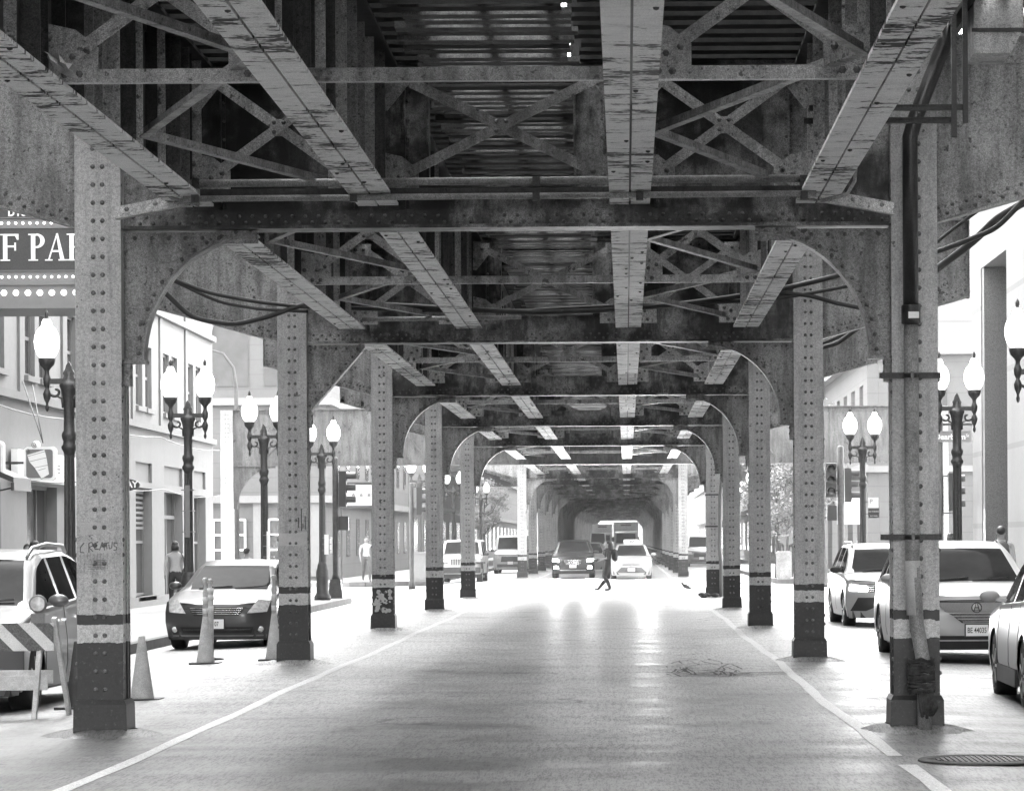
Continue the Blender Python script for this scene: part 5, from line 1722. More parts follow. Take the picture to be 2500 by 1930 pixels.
        # wheels
        for yw in s.wheels:
            for sg in (-1, 1):
                m = MB(); r = s.rw; x0 = sg*(s.hw-.24); w = .22*sg
                m.lathe([(r*.66, 0), (r*.95, .0), (r, w*.12), (r, w*.88), (r*.94, w), (r*.68, w*1.02)], (x0, yw, r), 28, 'x')
                wo = m.build('wheel', M['rubber'], t)
                m = MB(); m.lathe([(r*.68, w*.98), (r*.64, w*.99), (r*.62, w*.7), (0, w*.68)], (x0, yw, r), 24, 'x')
                for k in range(7):
                    a = 2*PI*k/7; m.bar((x0+w*.92, yw+.05*math.cos(a), r+.05*math.sin(a)), (x0+w*.94, yw+r*.64*math.cos(a), r+r*.64*math.sin(a)), .03, .05, up=(1, 0, 0))
                m.lathe([(.05, w*.9), (.04, w*.98), (0, w)], (x0, yw, r), 12, 'x')
                m.build('rim', M['alloy'], wo)
    def patch(s, name, quad, mat, parent, off=.006, nx=10, nz=5, fn=None, label=None, rows=None):
        """quad c00,c10,c11,c01 in (x,z), laid on the nose surface"""
        m = MB(); m.smooth = True
        q = quad
        def g(u, v):
            a = (q[0][0]+(q[1][0]-q[0][0])*u, q[0][1]+(q[1][1]-q[0][1])*u); b = (q[3][0]+(q[2][0]-q[3][0])*u, q[3][1]+(q[2][1]-q[3][1])*u)
            x = a[0]+(b[0]-a[0])*v; z = a[1]+(b[1]-a[1])*v
            return (x, s.f(x, z)-off, z)
        m.grid(g, nx, nz)
        # thin rim so that it is a solid panel
        m.smooth = False
        return m.build(name, mat, parent, label)
    def sym(s, name, quad, mat, parent, **k):
        s.patch(name, quad, mat, parent, **k)
        s.patch(name, [(-p[0], p[1]) for p in (quad[1], quad[0], quad[3], quad[2])], mat, parent, **k)
    def slats(s, name, x0, x1, z0, z1, n, mat, parent, th=.012, off=.02, taper=0):
        m = MB()
        for k in range(n):
            z = z0 + (z1-z0)*(k+.5)/n; e = taper*(1-(k+.5)/n)
            N = 10
            for i in range(N):
                xa = x0+e + (x1-x0-2*e)*i/N; xb = x0+e + (x1-x0-2*e)*(i+1)/N
                m.bar((xa, s.f(xa, z)-off, z), (xb, s.f(xb, z)-off, z), .02, th)
        m.build(name, mat, parent)
    def plate(s, txt, parent, z=.42, x=0, small=None):
        y = s.f(0, z) - .03
        m = MB(); m.box(x-.165, x+.165, y-.012, y+.03, z-.09, z+.09); p = m.build('licence_plate', M['black'], parent)
        m = MB(); m.box(x-.152, x+.152, y-.016, y-.0125, z-.077, z+.077); pf = m.build('plate_face', M['sign_white'], p)
        if txt: text_obj('plate_number', txt, .105, M['sign_dark'], p, (x, y-.018, z-.002), sx=.66, bold=.001)
    def mirrors(s, parent, mat, y=None, z=None, out=.2):
        y = y or s.yc+.42; zb = smooth_table(s.belt, y) + .03; z = z or zb+.06
        for sg in (-1, 1):
            w = s.width(y, zb)
            m = MB(); m.smooth = True
            m.ball((sg*(w+out*.55), y, z), .1, 12, 7, 1.1, .55, .68)
            m.smooth = False; m.bar((sg*(w-.06), y+.02, z-.05), (sg*(w+.08), y, z-.03), .06, .04)
            m.build('mirror', mat, parent)
    def wipers(s, parent):
        m = MB(); zc = smooth_table(s.top, s.yc+.05)
        for (x0, x1) in ((-.5, .05), (.1, .62)):
            za = smooth_table(s.top, s.yc+.03)+.015
            m.bar((x0, s.yc+.03, za-.01), (x1, s.yc+.10, smooth_table(s.top, s.yc+.10)+.02), .012, .02)
        m.build('wiper', M['black'], parent)

def grp(): return 'vehicles on the street'

# --- dark sedan, parked on the left
t = thing('parked_sedan', 'dark four-door sedan facing the viewer, parked between the two nearest left columns', 'car', (-6.66, 49.0, -.10), R(-2.2))
c = Car(1.80, 4.82, [(0, .72), (.25, .80), (.8, .90), (1.25, .97), (2.05, 1.36), (2.5, 1.45), (3.2, 1.46), (3.8, 1.36), (4.35, 1.08), (4.82, 1.02)],
        [(0, .70), (.8, .86), (1.25, .93), (3.8, 1.0), (4.82, .98)], (.95, 3.73), .33, .20, (1.22, 2.1, 3.6, 4.4), .42, .30, .55, pillar=[(2.55, 2.66), (3.45, 3.55)])
c.build(t, M['car_dark'], None)
c.sym('headlamp', [(.50, .60), (.80, .62), (.84, .80), (.66, .83)], M['headlamp'], t, off=.008)
g = c.patch('grille', [(-.36, .56), (.36, .56), (.50, .71), (-.50, .71)], M['black'], t, off=.008)
c.slats('grille_bar', -.44, .44, .575, .70, 4, M['chrome'], g, taper=.07, th=.010)
lo = c.patch('lower_intake', [(-.56, .28), (.56, .28), (.60, .38), (-.60, .38)], M['black'], t, off=.008)
c.slats('intake_bar', -.55, .55, .30, .37, 1, M['car_dark'], lo, th=.012)
for sg in (-1, 1):
    m = MB(); m.lathe([(0, -.004), (.045, .0), (.05, .03)], (sg*.70, c.f(.70, .34)-.02, .34), 14, 'y'); m.build('fog_lamp', M['headlamp'], t)
c.patch('lip', [(-.78, .225), (.78, .225), (.80, .25), (-.80, .25)], M['sign_grey'], t, off=.012, nx=16)
c.plate('4107', t, .43, -.02); c.mirrors(t, M['car_dark']); c.wipers(t)

# --- light coloured SUV at the left edge, nearest
t = thing('parked_suv', 'light metallic SUV facing the viewer at the left edge behind the barricade', 'car', (-7.06, 30.4, -.10), R(-1.5))
c = Car(1.86, 4.50, [(0, .88), (.25, .96), (.8, 1.04), (1.15, 1.10), (1.85, 1.56), (2.3, 1.67), (3.4, 1.69), (4.0, 1.60), (4.42, 1.2), (4.50, .95)],
        [(0, .86), (.8, 1.0), (1.15, 1.04), (3.6, 1.15), (4.50, 1.1)], (.90, 3.52), .36, .24, (1.12, 1.95, 3.9, 4.35), .34, .28, .35, mid=.72, pillar=[(2.35, 2.44), (3.15, 3.24)])
c.build(t, M['car_gold'], None)
c.sym('headlamp', [(.55, .72), (.84, .74), (.86, .92), (.62, .90)], M['headlamp'], t)
g = c.patch('grille', [(-.48, .66), (.48, .66), (.55, .82), (-.55, .82)], M['black'], t)
c.slats('grille_bar', -.48, .48, .67, .81, 3, M['chrome'], g)
c.patch('lower_intake', [(-.6, .30), (.6, .30), (.66, .50), (-.66, .50)], M['black'], t)
c.mirrors(t, M['car_gold'], out=.24); c.wipers(t)
for sg in (-1, 1):
    m = MB(); m.tube([(sg*.58, 2.0, 1.60), (sg*.60, 2.15, 1.70), (sg*.61, 2.8, 1.745), (sg*.60, 3.7, 1.725), (sg*.58, 3.9, 1.65)], .022, 8); m.build('roof_rail', M['alloy'], t)
    m = MB(); m.bar((sg*(c.hw-.01), 2.15, .93), (sg*(c.hw-.01), 2.35, .93), .02, .03); m.bar((sg*(c.hw-.012), 3.0, .95), (sg*(c.hw-.012), 3.2, .95), .02, .03); m.build('door_handle', M['chrome'], t)

# --- white luxury SUV facing the viewer on the right
t = thing('white_suv', 'white SUV with shield grille facing the viewer beside the nearest right column', 'car', (4.80, 41.4, -.09), R(.8))
c = Car(1.96, 4.92, [(0, .92), (.25, .99), (.8, 1.06), (1.2, 1.12), (2.0, 1.57), (2.5, 1.69), (3.6, 1.70), (4.3, 1.58), (4.75, 1.15), (4.92, .9)],
        [(0, .90), (.8, 1.02), (1.2, 1.07), (3.9, 1.15), (4.92, 1.05)], (.97, 3.79), .365, .24, (1.17, 2.1, 4.0, 4.7), .36, .30, .32, mid=.74, pillar=[(2.6, 2.7), (3.5, 3.6)])
c.build(t, M['car_white'], None)
g = c.patch('grille', [(-.20, .575), (.20, .575), (.58, .875), (-.58, .875)], M['black'], t, off=.010, nx=16)
c.patch('grille_mesh', [(-.18, .59), (.18, .59), (.45, .745), (-.45, .745)], M['stripe_dark'], g, off=.016, nx=16)
for k in range(4): c.slats('mesh_bar', -.19-.07*k, .19+.07*k, .585+.04*k, .597+.04*k, 1, M['alloy'], g, th=.006, off=.024)
c.patch('grille_bar', [(-.40, .715), (.40, .715), (.565, .855), (-.565, .855)], M['sign_grey'], g, off=.024, nx=16)
m = MB()
cx, cz = 0, .785; y = c.f(0, cz)-.045
for k in range(28):
    a0 = 2*PI*k/28; a1 = a0+2*PI/28
    m.prism([(cx+.072*math.cos(a0), cz+.072*math.sin(a0)), (cx+.072*math.cos(a1), cz+.072*math.sin(a1)), (cx+.060*math.cos(a1), cz+.060*math.sin(a1)), (cx+.060*math.cos(a0), cz+.060*math.sin(a0))], y, y+.012)
for s_ in (-1, 1):
    m.prism([(s_*.046, cz-.052), (s_*.034, cz-.058), (s_*.006, cz+.055), (s_*.014, cz+.055)][::s_], y, y+.010)
m.prism([(-.024, cz-.006), (.024, cz-.006), (.019, cz+.006), (-.019, cz+.006)], y+.001, y+.010)
e = m.build('badge', M['black'], g)
m = MB(); m.lathe([(0, 0), (.0715, 0)], (0, y+.013, cz), 28, 'y'); m.build('badge_disc', M['sign_white'], g)
c.patch('grille_surround', [(-.60, .845), (.60, .845), (.60, .862), (-.60, .862)], M['black'], t, off=.012, nx=16)
c.sym('headlamp', [(.60, .74), (.88, .79), (.90, .87), (.62, .84)], M['headlamp'], t)
c.patch('lower_intake', [(-.74, .215), (.74, .215), (.58, .40), (-.58, .40)], M['black'], t, off=.010, nx=16)
c.patch('skid_bar', [(-.62, .325), (.62, .325), (.62, .345), (-.62, .345)], M['alloy'], t, off=.02, nx=16)
c.sym('side_intake', [(.62, .40), (.80, .47), (.80, .52), (.64, .52)], M['black'], t, off=.010)
c.plate('BE 44035', t, .475); c.mirrors(t, M['car_white']); c.wipers(t)

# --- white compact SUV with lit lamp, behind it
t = thing('white_crossover', 'white crossover with a lit headlamp between the two nearest right columns', 'car', (5.22, 58.8, -.10), R(1.5))
c = Car(1.84, 4.5, [(0, .90), (.25, .97), (.8, 1.03), (1.15, 1.08), (1.85, 1.52), (2.3, 1.64), (3.5, 1.65), (4.0, 1.55), (4.35, 1.2), (4.5, .95)],
        [(0, .88), (.8, .99), (1.15, 1.03), (3.6, 1.12), (4.5, 1.1)], (.93, 3.70), .36, .23, (1.12, 1.95, 3.8, 4.35), .34, .28, .30, mid=.74, pillar=[(2.35, 2.45), (3.2, 3.3)])
c.build(t, M['car_white'], None)
c.patch('headlamp', [(-.86, .74), (-.52, .72), (-.52, .82), (-.84, .86)], M['head_lit'], t, label='lit headlamp'); c.patch('headlamp', [(.52, .72), (.86, .74), (.84, .86), (.52, .82)], M['headlamp'], t)
g = c.patch('grille', [(-.50, .71), (.50, .71), (.50, .82), (-.50, .82)], M['black'], t, nx=14)
c.slats('grille_bar', -.5, .5, .715, .82, 3, M['chrome'], g, th=.009)
c.patch('lower_intake', [(-.84, .34), (.84, .34), (.70, .60), (-.70, .60)], M['black'], t, nx=18, off=.008)
c.patch('silver_lip', [(-.55, .34), (.55, .34), (.40, .40), (-.40, .40)], M['car_white'], t, nx=14, off=.016)
c.mirrors(t, M['black'], out=.22); c.wipers(t)
for sg in (-1, 1):
    m = MB(); m.tube([(sg*.60, 2.0, 1.58), (sg*.61, 2.2, 1.68), (sg*.61, 3.5, 1.69), (sg*.58, 3.7, 1.62)], .018, 8); m.build('roof_rail', M['alloy'], t)

# --- car cut by the right edge, seen from behind its front wheel
t = thing('silver_car', 'silver car cut by the right edge, showing its front wheel and mirror', 'car', (4.96, 33.95, -.10), R(180.0-1.0))
c = Car(1.86, 4.6, [(0, .84), (.25, .93), (.8, 1.02), (1.15, 1.08), (1.85, 1.52), (2.3, 1.64), (3.5, 1.65), (4.0, 1.55), (4.4, 1.2), (4.6, .95)],
        [(0, .82), (.8, .97), (1.15, 1.02), (3.6, 1.10), (4.6, 1.08)], (.90, 3.60), .36, .25, (1.12, 1.95, 3.9, 4.45), .34, .28, .35, mid=.70, pillar=[(2.35, 2.45), (3.2, 3.3)])
c.build(t, M['car_silver'], None); c.mirrors(t, M['car_white'], out=.26)
c.sym('headlamp', [(.55, .68), (.86, .70), (.86, .84), (.6, .82)], M['headlamp'], t)
for sg in (-1, 1):
    m = MB(); m.box(sg*(c.hw-.03), sg*(c.hw+.012), 1.38, 3.1, .22, .40); m.build('sill_cladding', M['cone_dark'], t)

# --- oncoming dark SUV with all lamps lit
t = thing('oncoming_suv', 'dark SUV driving towards the viewer with four lamps lit, left of the woman', 'car', (-2.30, 130.5, 0), 0)
c = Car(1.86, 4.7, [(0, .92), (.25, .99), (.8, 1.06), (1.1, 1.11), (1.85, 1.56), (2.3, 1.66), (3.6, 1.68), (4.4, 1.3), (4.7, .95)],
        [(0, .9), (.8, 1.02), (1.1, 1.05), (3.8, 1.15), (4.7, 1.1)], (.95, 3.65), .36, .24, (1.1, 1.95, 3.9, 4.5), .36, .26, .30, mid=.74, pillar=[(2.4, 2.5)])
c.build(t, M['car_black'], None)
c.sym('headlamp', [(.60, .72), (.88, .74), (.88, .86), (.62, .84)], M['head_lit'], t)
g = c.patch('grille', [(-.30, .58), (.30, .58), (.44, .82), (-.44, .82)], M['black'], t); c.slats('grille_bar', -.40, .40, .59, .82, 5, M['chrome'], g, taper=.1, th=.014)
c.patch('silver_lip', [(-.55, .34), (.55, .34), (.6, .38), (-.6, .38)], M['chrome'], t)
c.sym('fog_lamp', [(.62, .42), (.82, .42), (.82, .54), (.64, .54)], M['head_lit'], t)
c.plate(None, t, .54); c.mirrors(t, M['car_black']); c.wipers(t)
# --- white taxi
t = thing('taxi', 'white taxi with roof sign and lit headlamp driving towards the viewer, right of the woman', 'taxi', (.22, 127.0, 0), 0)
c = Car(1.76, 4.6, [(0, .70), (.25, .80), (.8, .93), (1.1, 1.0), (2.0, 1.42), (2.4, 1.48), (3.2, 1.47), (4.1, 1.2), (4.6, 1.0)],
        [(0, .68), (.8, .88), (1.1, .94), (3.8, 1.02), (4.6, .98)], (.93, 3.65), .32, .19, (1.05, 2.05, 3.4, 4.3), .40, .30, .5, pillar=[(2.5, 2.6)])
c.build(t, M['car_white'], None)
c.patch('headlamp', [(.52, .56), (.84, .60), (.80, .78), (.60, .70)], M['head_lit'], t, label='glaring headlamp'); c.patch('headlamp', [(-.84, .60), (-.52, .56), (-.60, .70), (-.80, .78)], M['headlamp'], t)
c.patch('lower_intake', [(-.66, .27), (.66, .27), (.42, .50), (-.42, .50)], M['stripe_dark'], t)
c.patch('grille', [(-.40, .595), (.40, .595), (.34, .625), (-.34, .625)], M['black'], t)
m = MB(); m.ball((0, c.f(0, .56)-.03, .555), .06, 12, 6, 1.2, .2, .8); m.build('badge', M['alloy'], t)
c.plate(None, t, .40); c.mirrors(t, M['car_white']); c.wipers(t)
m = MB(); m.box(-.32, .32, 2.5, 2.72, 1.49, 1.67); m.build('roof_sign', M['sign_white'], t)
text_obj('roof_number', '354', .15, M['sign_dark'], t, (.04, 2.49, 1.58), bold=.004)
# --- silver car behind them
t = thing('silver_sedan', 'silver car partly hidden behind the oncoming dark SUV', 'car', (-1.85, 152, 0), 0)
c = Car(1.80, 4.7, [(0, .78), (.8, .93), (1.2, 1.0), (2.0, 1.45), (2.5, 1.55), (3.4, 1.54), (4.2, 1.2), (4.7, 1.0)], [(0, .76), (.8, .88), (1.2, .95), (3.8, 1.02), (4.7, .98)],
        (.93, 3.7), .33, .2, (1.15, 2.1, 3.5, 4.4), .40, .28, .45)
c.build(t, M['car_silver'], None); c.sym('headlamp', [(.5, .62), (.8, .64), (.8, .76), (.55, .74)], M['headlamp'], t); c.patch('grille', [(-.4, .55), (.4, .55), (.45, .7), (-.45, .7)], M['black'], t)
c.mirrors(t, M['car_silver'])

# --- boxy off-roader parked on the far left
t = thing('off_roader', 'black and white boxy off-roader with slotted grille parked behind the fifth left column', 'car', (-6.95, 125.5, -.10), R(-2))
c = Car(1.86, 4.3, [(0, 1.02), (.3, 1.08), (1.2, 1.14), (1.35, 1.2), (1.7, 1.74), (2.0, 1.80), (4.1, 1.80), (4.3, 1.7)], [(0, 1.0), (1.2, 1.1), (4.3, 1.12)],
        (.75, 3.3), .40, .40, (1.3, 1.72, 4.15, 4.28), .16, .08, .1, mid=.85, pillar=[(2.3, 2.45), (3.1, 3.25)])
c.build(t, M['car_white'], None)
m = MB(); m.box(-.90, .90, -.16, .05, .42, .66); m.build('bumper', M['black'], t)
for sg in (-1, 1):
    m = MB(); m.box(sg*.62, sg*1.0, -.02, 1.25, .80, .88); m.box(sg*.93, sg*1.0, -.02, .2, .6, .8); m.build('fender', M['black'], t)
    m = MB(); m.lathe([(0, -.02), (.09, -.015), (.095, .03)], (sg*.55, c.f(.55, .9)-.02, .90), 16, 'y'); m.build('headlamp', M['headlamp'], t)
m = MB()
for k in range(7): m.box(-.30+k*.1-.02, -.30+k*.1+.02, c.f(.2, .9)-.03, c.f(.2, .9)+.02, .76, 1.0)
m.build('grille_slots', M['black'], t); c.mirrors(t, M['black'])
m = MB(); m.lathe([(.15, 0), (.40, .0), (.40, .24), (.15, .24)], (.1, c.L+.02, 1.0), 24, 'y'); m.build('spare_wheel', M['rubber'], t)

def make_van(lab, loc, rz, W, L, H, mat, nose=.9, name='delivery_van', grille='cone_dark', roofr=.12):
    t = thing(name, lab, 'van', loc, rz)
    c = Car(W, L, [(0, 1.0), (.25, 1.08), (nose*.8, 1.18), (nose, 1.24), (nose+.75, H-.12), (nose+1.0, H), (L-.1, H), (L, H-.05)], [(0, .98), (nose, 1.12), (L, 1.15)],
            (.85, L-1.1), .35, .26, (nose+.0, nose+.85, L-.15, L-.02), .08, .20, .2, mid=.8, pillar=[(nose+1.5, L-.25)])
    c.build(t, mat, None); c.sym('headlamp', [(W/2-.38, .80), (W/2-.08, .82), (W/2-.08, .98), (W/2-.34, .96)], M['headlamp'], t)
    c.patch('grille', [(-.5, .62), (.5, .62), (.46, .90), (-.46, .90)], M[grille], t); c.patch('lower_intake', [(-.7, .34), (.7, .34), (.7, .5), (-.7, .5)], M['stripe_dark'], t)
    c.plate(None, t, .56); c.mirrors(t, M['black'], out=.25); return t
make_van('white delivery van parked on the left behind the boxy off-roader', (-6.1, 159, -.08), R(-1), 1.85, 4.9, 2.0, M['car_white'])
make_van('pale van parked far off on the right between the fifth column and the bents', (4.75, 190, -.08), 0, 1.9, 5.0, 1.98, M['car_silver'])
make_van('small pale van far down the street under the station', (-3.0, 322, 0), 0, 1.9, 5.2, 2.45, M['car_white'])

def make_truck(lab, loc, W, H, mat, cabmat, name='box_truck', lit=False):
    t = thing(name, lab, 'truck', loc)
    m = MB(); m.box(-W/2, W/2, 1.9, 8.5, .9, H); m.box(-W/2-.01, W/2+.01, 1.88, 1.9, H-.12, H); m.build('cargo_box', mat, t)
    m = MB(); w = W/2-.12; m.prism([(.0, .45), (0, 1.25), (.35, 2.35), (.7, 2.5), (1.88, 2.5), (1.88, .45)], -w, w, 'yz'); m.build('cab', cabmat, t)
    m = MB()
    q = [(-w+.12, .035, 1.36), (w-.12, .035, 1.36), (w-.16, .30, 2.25), (-w+.16, .30, 2.25)]
    m.poly([(p[0], p[1]-.02, p[2]) for p in q]); m.build('windshield', M['glass_car'], t)
    m = MB(); m.box(-w+.35, w-.35, -.02, -.002, .75, 1.15); m.build('grille', M['stripe_dark'], t)
    m = MB(); m.box(-w, w, -.12, -.0, .42, .66); m.build('bumper', M['alloy'], t)
    for s in (-1, 1):
        m = MB(); m.box(s*(w-.32), s*(w-.05), -.02, -.002, .8, 1.0); m.build('headlamp', M['head_lit'] if lit else M['headlamp'], t)
        m = MB(); m.box(s*(w+.05), s*(w+.22), .35, .42, 1.5, 1.95); m.bar((s*w, .4, 1.7), (s*(w+.1), .4, 1.7), .03, .03); m.build('mirror', M['black'], t)
        for y in (1.0, 6.8):
            m = MB(); m.lathe([(.2, 0), (.46, 0), (.46, .26*s), (.2, .26*s)], (s*(W/2-.30), y, .46), 20, 'x'); m.build('wheel', M['rubber'], t)
    m = MB(); m.box(-.5, .5, 1.7, 1.879, H-.35, H-.25); m.build('marker_lamps', M['black'], t)
    return t
make_truck('large grey box truck coming on far down the street behind the taxi', (0, 285, 0), 2.35, 3.35, M['white_paint'], M['car_white'])
make_truck('pale box truck far down the street left of the grey truck', (-2.75, 350, 0), 2.3, 3.5, M['white_paint'], M['car_white'], lit=False)

# ------------------------------------------------------------------ people
def skin_mesh(chains, sub=2):
    """chains: list of lists of (x,y,z,r); first point of a later chain is joined to the nearest existing vertex"""
    vs, es, rs = [], [], []
    for ch in chains:
        prev = None
        for k, (x, y, z, r) in enumerate(ch):
            if k == 0 and vs:
                prev = min(range(len(vs)), key=lambda i: (Vector(vs[i]) - Vector((x, y, z))).length)
                continue
            vs.append((x, y, z)); rs.append(r)
            if prev is not None: es.append((prev, len(vs)-1))
            prev = len(vs)-1
    me = bpy.data.meshes.new('tmp'); me.from_pydata(vs, es, []); me.update()
    o = bpy.data.objects.new('tmp', me); COL.objects.link(o)
    md = o.modifiers.new('s', 'SKIN'); md.use_smooth_shade = True
    for i, sv in enumerate(me.skin_vertices[0].data):
        r = rs[i]; sv.radius = r if isinstance(r, tuple) else (r, r); sv.use_root = (i == 0)
    sb = o.modifiers.new('u', 'SUBSURF'); sb.levels = sub; sb.render_levels = sub
    dg = bpy.context.evaluated_depsgraph_get()
    out = bpy.data.meshes.new_from_object(o.evaluated_get(dg))
    bpy.data.objects.remove(o); bpy.data.meshes.remove(me)
    return out

def person(label, loc, rz, H=1.7, legs=None, arms=None, top='cl_white', pants='cl_dark', hair='short', bag=None, sleeve='long', skin='skin', cap=None, female=False):
    """faces -Y in its own frame; legs/arms list the joint positions for a 1.70 m figure"""
    t = thing('person', label, 'person', loc, rz); k = H/1.70
    t.scale = (k, k, k)
    legs = legs or [[(.09, 0, .86), (.10, -.02, .48), (.10, .02, .08)], [(-.09, 0, .86), (-.10, -.02, .48), (-.10, .02, .08)]]
    arms = arms or [[(.19, 0, 1.38), (.25, .03, 1.10), (.25, -.05, .86)], [(-.19, 0, 1.38), (-.25, .03, 1.10), (-.25, -.05, .86)]]
    sh = .165 if female else .185
    ch = [[(0, 0, .93, (.125, .10)), (0, 0, 1.08, (.115, .09)), (0, 0, 1.25, (.145, .105)), (0, .01, 1.36, (.14, .095)), (0, .01, 1.44, (.075, .07)), (0, .0, 1.50, (.058, .062)), (0, -.015, 1.57, (.07, .085)), (0, -.005, 1.64, (.075, .09)), (0, .0, 1.69, (.045, .055))]]
    ch.append([(0, -.015, 1.57, .05), (0, -.10, 1.575, .012)])             # nose
    for s in (-1, 1): ch.append([(0, -.015, 1.57, .05), (s*.082, 0, 1.585, .013)])   # ears
    for L in legs:
        hip, kn, an = L
        ch.append([(0, 0, .93, .1), (hip[0], hip[1], hip[2], .098), ((hip[0]+kn[0])/2, (hip[1]+kn[1])/2, (hip[2]+kn[2])/2, .090), (kn[0], kn[1], kn[2], .066), ((kn[0]+an[0])/2, (kn[1]+an[1])/2+.012, (kn[2]*.6+an[2]*.4), .062), (an[0], an[1], an[2], .043), (an[0], an[1]-.03, max(.045, an[2]-.045), .044), (an[0], an[1]-.15, max(.035, an[2]-.055), .038)])
    hands = []
    for A in arms:
        s_, e, w = A
        d = (Vector(w) - Vector(e)).normalized()
        sg = 1 if s_[0] > 0 else -1
        p = Vector(w) + d*.06
        ch.append([(0, .01, 1.36, .1), (s_[0]*.98, s_[1], s_[2]-.01, .055), (s_[0]*1.12, s_[1], s_[2]-.06, .05), ((s_[0]*.4+e[0]*.6), (s_[1]+e[1])/2, (s_[2]*.4+e[2]*.6), .042), (e[0], e[1], e[2], .037), ((e[0]+w[0])/2, (e[1]+w[1])/2, (e[2]+w[2])/2, .033), (w[0], w[1], w[2], .024), (p.x, p.y, p.z, (.034, .017))])
        side = Vector((0, 1, 0)) if abs(d.y) < .7 else Vector((0, 0, 1))
        for f_ in range(4):
            o_ = side*(.024 - .016*f_)
            ln = (.068, .076, .070, .056)[f_]
            a = p + o_ + d*.03; b_ = a + d*ln*.55; c_ = b_ + (d*.7 + Vector((-sg*.5, 0, 0)))*ln*.5
            ch.append([tuple(p) + (.02,), tuple(a) + (.009,), tuple(b_) + (.0085,), tuple(c_) + (.007,)])
        th = Vector(w) + side*.03 + d*.03; t2 = th + side*.022 + d*.03; 
        ch.append([(w[0], w[1], w[2], .02), tuple(th) + (.011,), tuple(t2) + (.008,)])
        hands.append((Vector(w), Vector(e)))
    me = skin_mesh(ch)
    mats = [M[top], M[pants], M[skin], M['black'], M['cl_dark']]
    me.materials.clear()
    for m_ in mats: me.materials.append(m_)
    for pl in me.polygons:
        c_ = pl.center; mi = 0
        if c_.z > 1.455: mi = 2
        elif c_.z < .085: mi = 3
        elif c_.z < .97 and abs(c_.x) < .19 : mi = 1
        for (wv, ev) in hands:
            dd = (wv-ev); L = dd.length; u = (c_-ev).dot(dd)/(L*L)
            near = ((c_-ev) - dd*max(0, min(1.5, u))).length
            if near < .085 and u > -.1 and (abs(c_.x) > .17 or c_.y < -.12 or sleeve == 'short'):
                if u > .88: mi = 2
                elif sleeve == 'short' and u > -.05 and near < .07: mi = 2
                elif mi == 1 and abs(c_.x) > .16: mi = 0
        pl.material_index = mi
    for pl in me.polygons: pl.use_smooth = True
    me.name = 'body'; o = bpy.data.objects.new('body', me); COL.objects.link(o); o.parent = t; CH.setdefault(t.name, []).append(o)
    m = MB(); m.smooth = True
    m.ball((0, .018, 1.635), .098, 16, 9, .92, 1.08, .92)
    # keep the face free: push front-low vertices inward
    m.v = [(x, (y if not (y < -.02 and z < 1.655) else -.02 + (y+.02)*.15), z) for (x, y, z) in m.v]
    if hair == 'long':
        m.tube([(0, .03, 1.66), (0, .07, 1.56), (0, .085, 1.45), (0, .09, 1.33), (0, .085, 1.24)], [.075, .095, .09, .075, .03], 12)
    if hair == 'bob': m.tube([(0, .02, 1.64), (0, .04, 1.56), (0, .045, 1.49)], [.09, .105, .09], 12)
    m.build('hair', M['hair'], t)
    m = MB()
    for s in (-1, 1): m.ball((s*.03, -.088, 1.60), .009, 6, 4)
    m.box(-.022, .022, -.092, -.086, 1.528, 1.534)
    m.build('eyes_and_mouth', M['hair'], t)
    if cap: 
        m = MB(); m.smooth = True; m.ball((0, .005, 1.67), .102, 14, 7, .95, 1.1, .62); m.build('cap', M[cap], t)
    if bag == 'backpack':
        bp = bpy.data.objects.new('backpack', None)
        m = MB(); m.smooth = True; m.tube([(0, .17, 1.02), (0, .20, 1.08), (0, .21, 1.2), (0, .19, 1.36), (0, .16, 1.42)], [.06, .14, .15, .125, .05], 14)
        m.v = [(x*1.0, (y-.17)*.62+.17, z) for x, y, z in m.v]; m.smooth = False
        for s in (-1, 1): m.tube([(s*.09, .12, 1.40), (s*.10, .02, 1.455), (s*.105, -.10, 1.38), (s*.12, -.11, 1.25), (s*.13, .05, 1.1)], .016, 6)
        bk = m.build('backpack_on_back', M['cl_grey' if top != 'cl_dark' else 'cl_dark'], None)
        bk.name = 'backpack'; bk.parent = t; CH.setdefault(t.name, []).append(bk)
    if bag == 'shoulder':
        m = MB(); m.smooth = True; m.tube([(-.24, .06, .78), (-.25, .06, .86), (-.25, .06, 1.0), (-.24, .05, 1.06)], [.05, .11, .10, .04], 10); m.smooth = False
        m.tube([(-.24, .06, 1.05), (-.21, .1, 1.3), (-.14, .05, 1.44), (-.2, -.05, 1.28), (-.24, .0, 1.05)], .012, 5)
        m.build('shoulder_bag', M['cl_grey'], t)
    return t

def walk_legs(st=.28):
    return [[(.09, 0, .86), (.10, -.5*st-.05, .47), (.10, -st*.9, .09)], [(-.09, 0, .86), (-.10, .02, .46), (-.10, st*.95, .14)]]
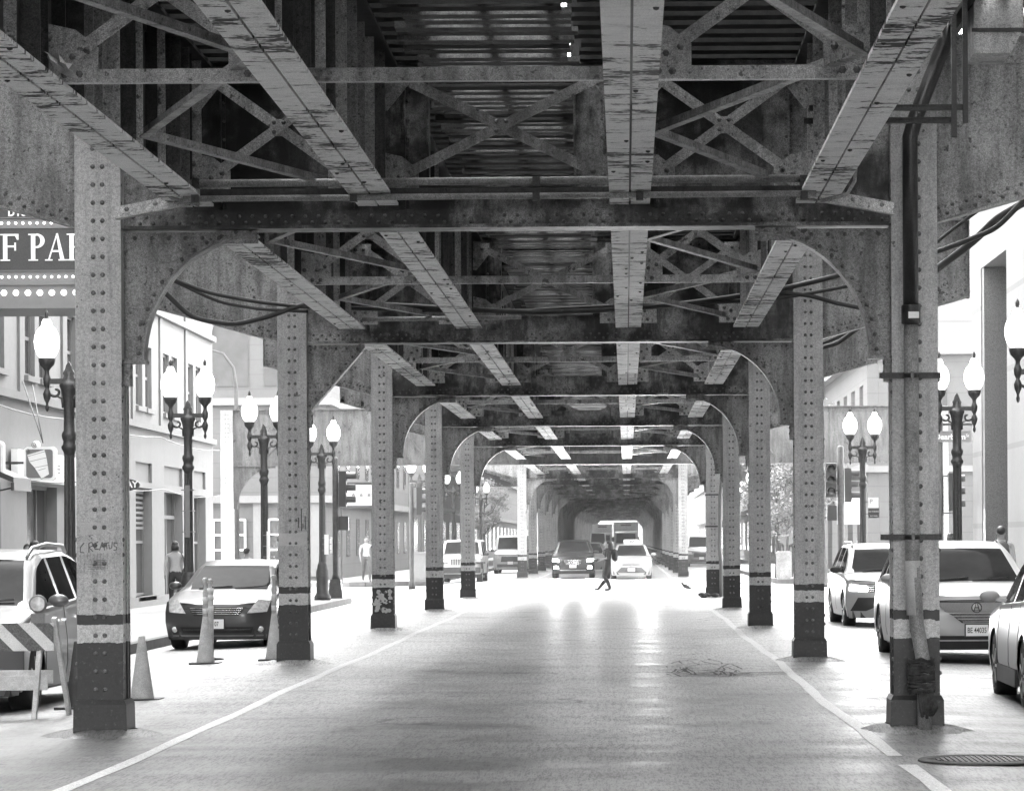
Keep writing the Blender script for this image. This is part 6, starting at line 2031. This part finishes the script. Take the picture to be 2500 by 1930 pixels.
# the woman crossing: profile to the left (her front looks to -X), holding something up
w_ = person('woman with long dark hair and backpack crossing the street before the taxi', (-.60, 98.4, 0), R(-90), 1.62,
       legs=[[(.08, 0, .86), (.08, -.10, .48), (.08, .06, .09)], [(-.08, 0, .86), (-.08, .02, .47), (-.08, -.24, .10)]],
       arms=[[(.17, 0, 1.36), (.20, -.02, 1.10), (.10, -.26, 1.12)], [(-.17, 0, 1.36), (-.20, .0, 1.08), (-.13, -.26, .98)]],
       top='cl_dark', pants='cl_dark', hair='long', bag='backpack', sleeve='short', female=True)
w_.scale = (.96*1.12, .96*1.22, .955)
t = thing('phone', 'small pale booklet held up by the woman crossing the street', 'booklet', (-1.00, 98.35, 1.05))
m = MB(); m.bar((-.03, -.06, .0), (-.03, .10, .0), .14, .012, up=(.5, 0, 1)); m.build('pages', M['sign_white'], t)
person('woman in a pale sweater walking away on the left sidewalk with a dark shoulder bag', (-10.75, 72, .03), R(180+8), 1.64, legs=walk_legs(.2), top='cl_white', pants='cl_dark', hair='bob', bag='shoulder', female=True)
person('man in a white shirt walking towards the viewer beside the grey litter box', (-10.45, 121.5, .03), R(12), 1.80, legs=walk_legs(.3), arms=[[(.19, 0, 1.38), (.27, .04, 1.10), (.30, .06, .86)], [(-.19, 0, 1.38), (-.26, 0, 1.10), (-.24, -.12, .88)]], top='cl_white', pants='cl_grey', hair='short', sleeve='short')
person('man in a white shirt with a grey backpack walking away on the right sidewalk', (7.70, 62, .03), R(180), 1.84, legs=walk_legs(.2), top='cl_white', pants='cl_dark', hair='short', bag='backpack')
person('woman in white walking away behind the white SUV near the right lamp post', (8.6, 80, .03), R(176), 1.74, legs=walk_legs(.2), top='cl_white', pants='cl_grey', hair='bob', female=True)
person('dark-haired pedestrian passing the shop windows just behind the light SUV', (-11.25, 57.5, .03), R(150), 1.66, legs=walk_legs(.2), top='cl_dark', pants='cl_dark', hair='bob', female=True)
person('second dark-haired pedestrian at the shop windows, left of the other', (-11.55, 58.3, .03), R(20), 1.60, legs=walk_legs(.1), top='cl_grey', pants='cl_dark', hair='short')
person('pedestrian in a dark cap on the left sidewalk behind the dark sedan', (-9.55, 76, .03), R(170), 1.45, legs=walk_legs(.15), top='cl_white', pants='cl_grey', hair='short', cap='cl_dark')
for j, (x, y, tp, lb) in enumerate(((6.9, 123.5, 'cl_dark', 'dark-dressed pedestrian under the right street trees'), (7.6, 150, 'cl_grey', 'distant pedestrian in grey on the right sidewalk'), (-9.4, 165, 'cl_dark', 'distant pedestrian in dark clothes on the left sidewalk'))):
    person(lb, (x, y, .03), R(20*j), 1.7, legs=walk_legs(.2), top=tp, pants='cl_dark')

# beams of the lit headlamps seen in the photo
for (x, y, z, P) in ((-3.05, 130.3, .8, 6e3), (-1.55, 130.3, .8, 6e3), (.90, 126.8, .68, 1.5e4), (4.55, 58.5, .79, 1e3)):
    l = bpy.data.lights.new('headlamp_beam', 'SPOT'); l.energy = P; l.spot_size = R(50); l.spot_blend = .8; l.shadow_soft_size = .12
    o = bpy.data.objects.new('headlamp_beam', l); COL.objects.link(o); o.location = (x, y, z); o.rotation_euler = (R(-88), 0, R(0))
# ------------------------------------------------------------------ haze hanging in the street
def haze():
    m = MB(); m.box(-60, 60, 50, 700, -.5, 60)
    o = m.build('haze', simple('x', .5)); o.data.materials.clear()
    mt = bpy.data.materials.new('street haze'); mt.use_nodes = True; n = mt.node_tree
    n.nodes.remove(n.nodes['Principled BSDF'])
    v = n.nodes.new('ShaderNodeVolumeScatter'); v.inputs['Density'].default_value = .0006; v.inputs['Anisotropy'].default_value = .2; v.inputs['Color'].default_value = (1, 1, 1, 1)
    n.links.new(v.outputs[0], n.nodes['Material Output'].inputs['Volume'])
    o.data.materials.append(mt); tag(o, kind='structure')
haze()
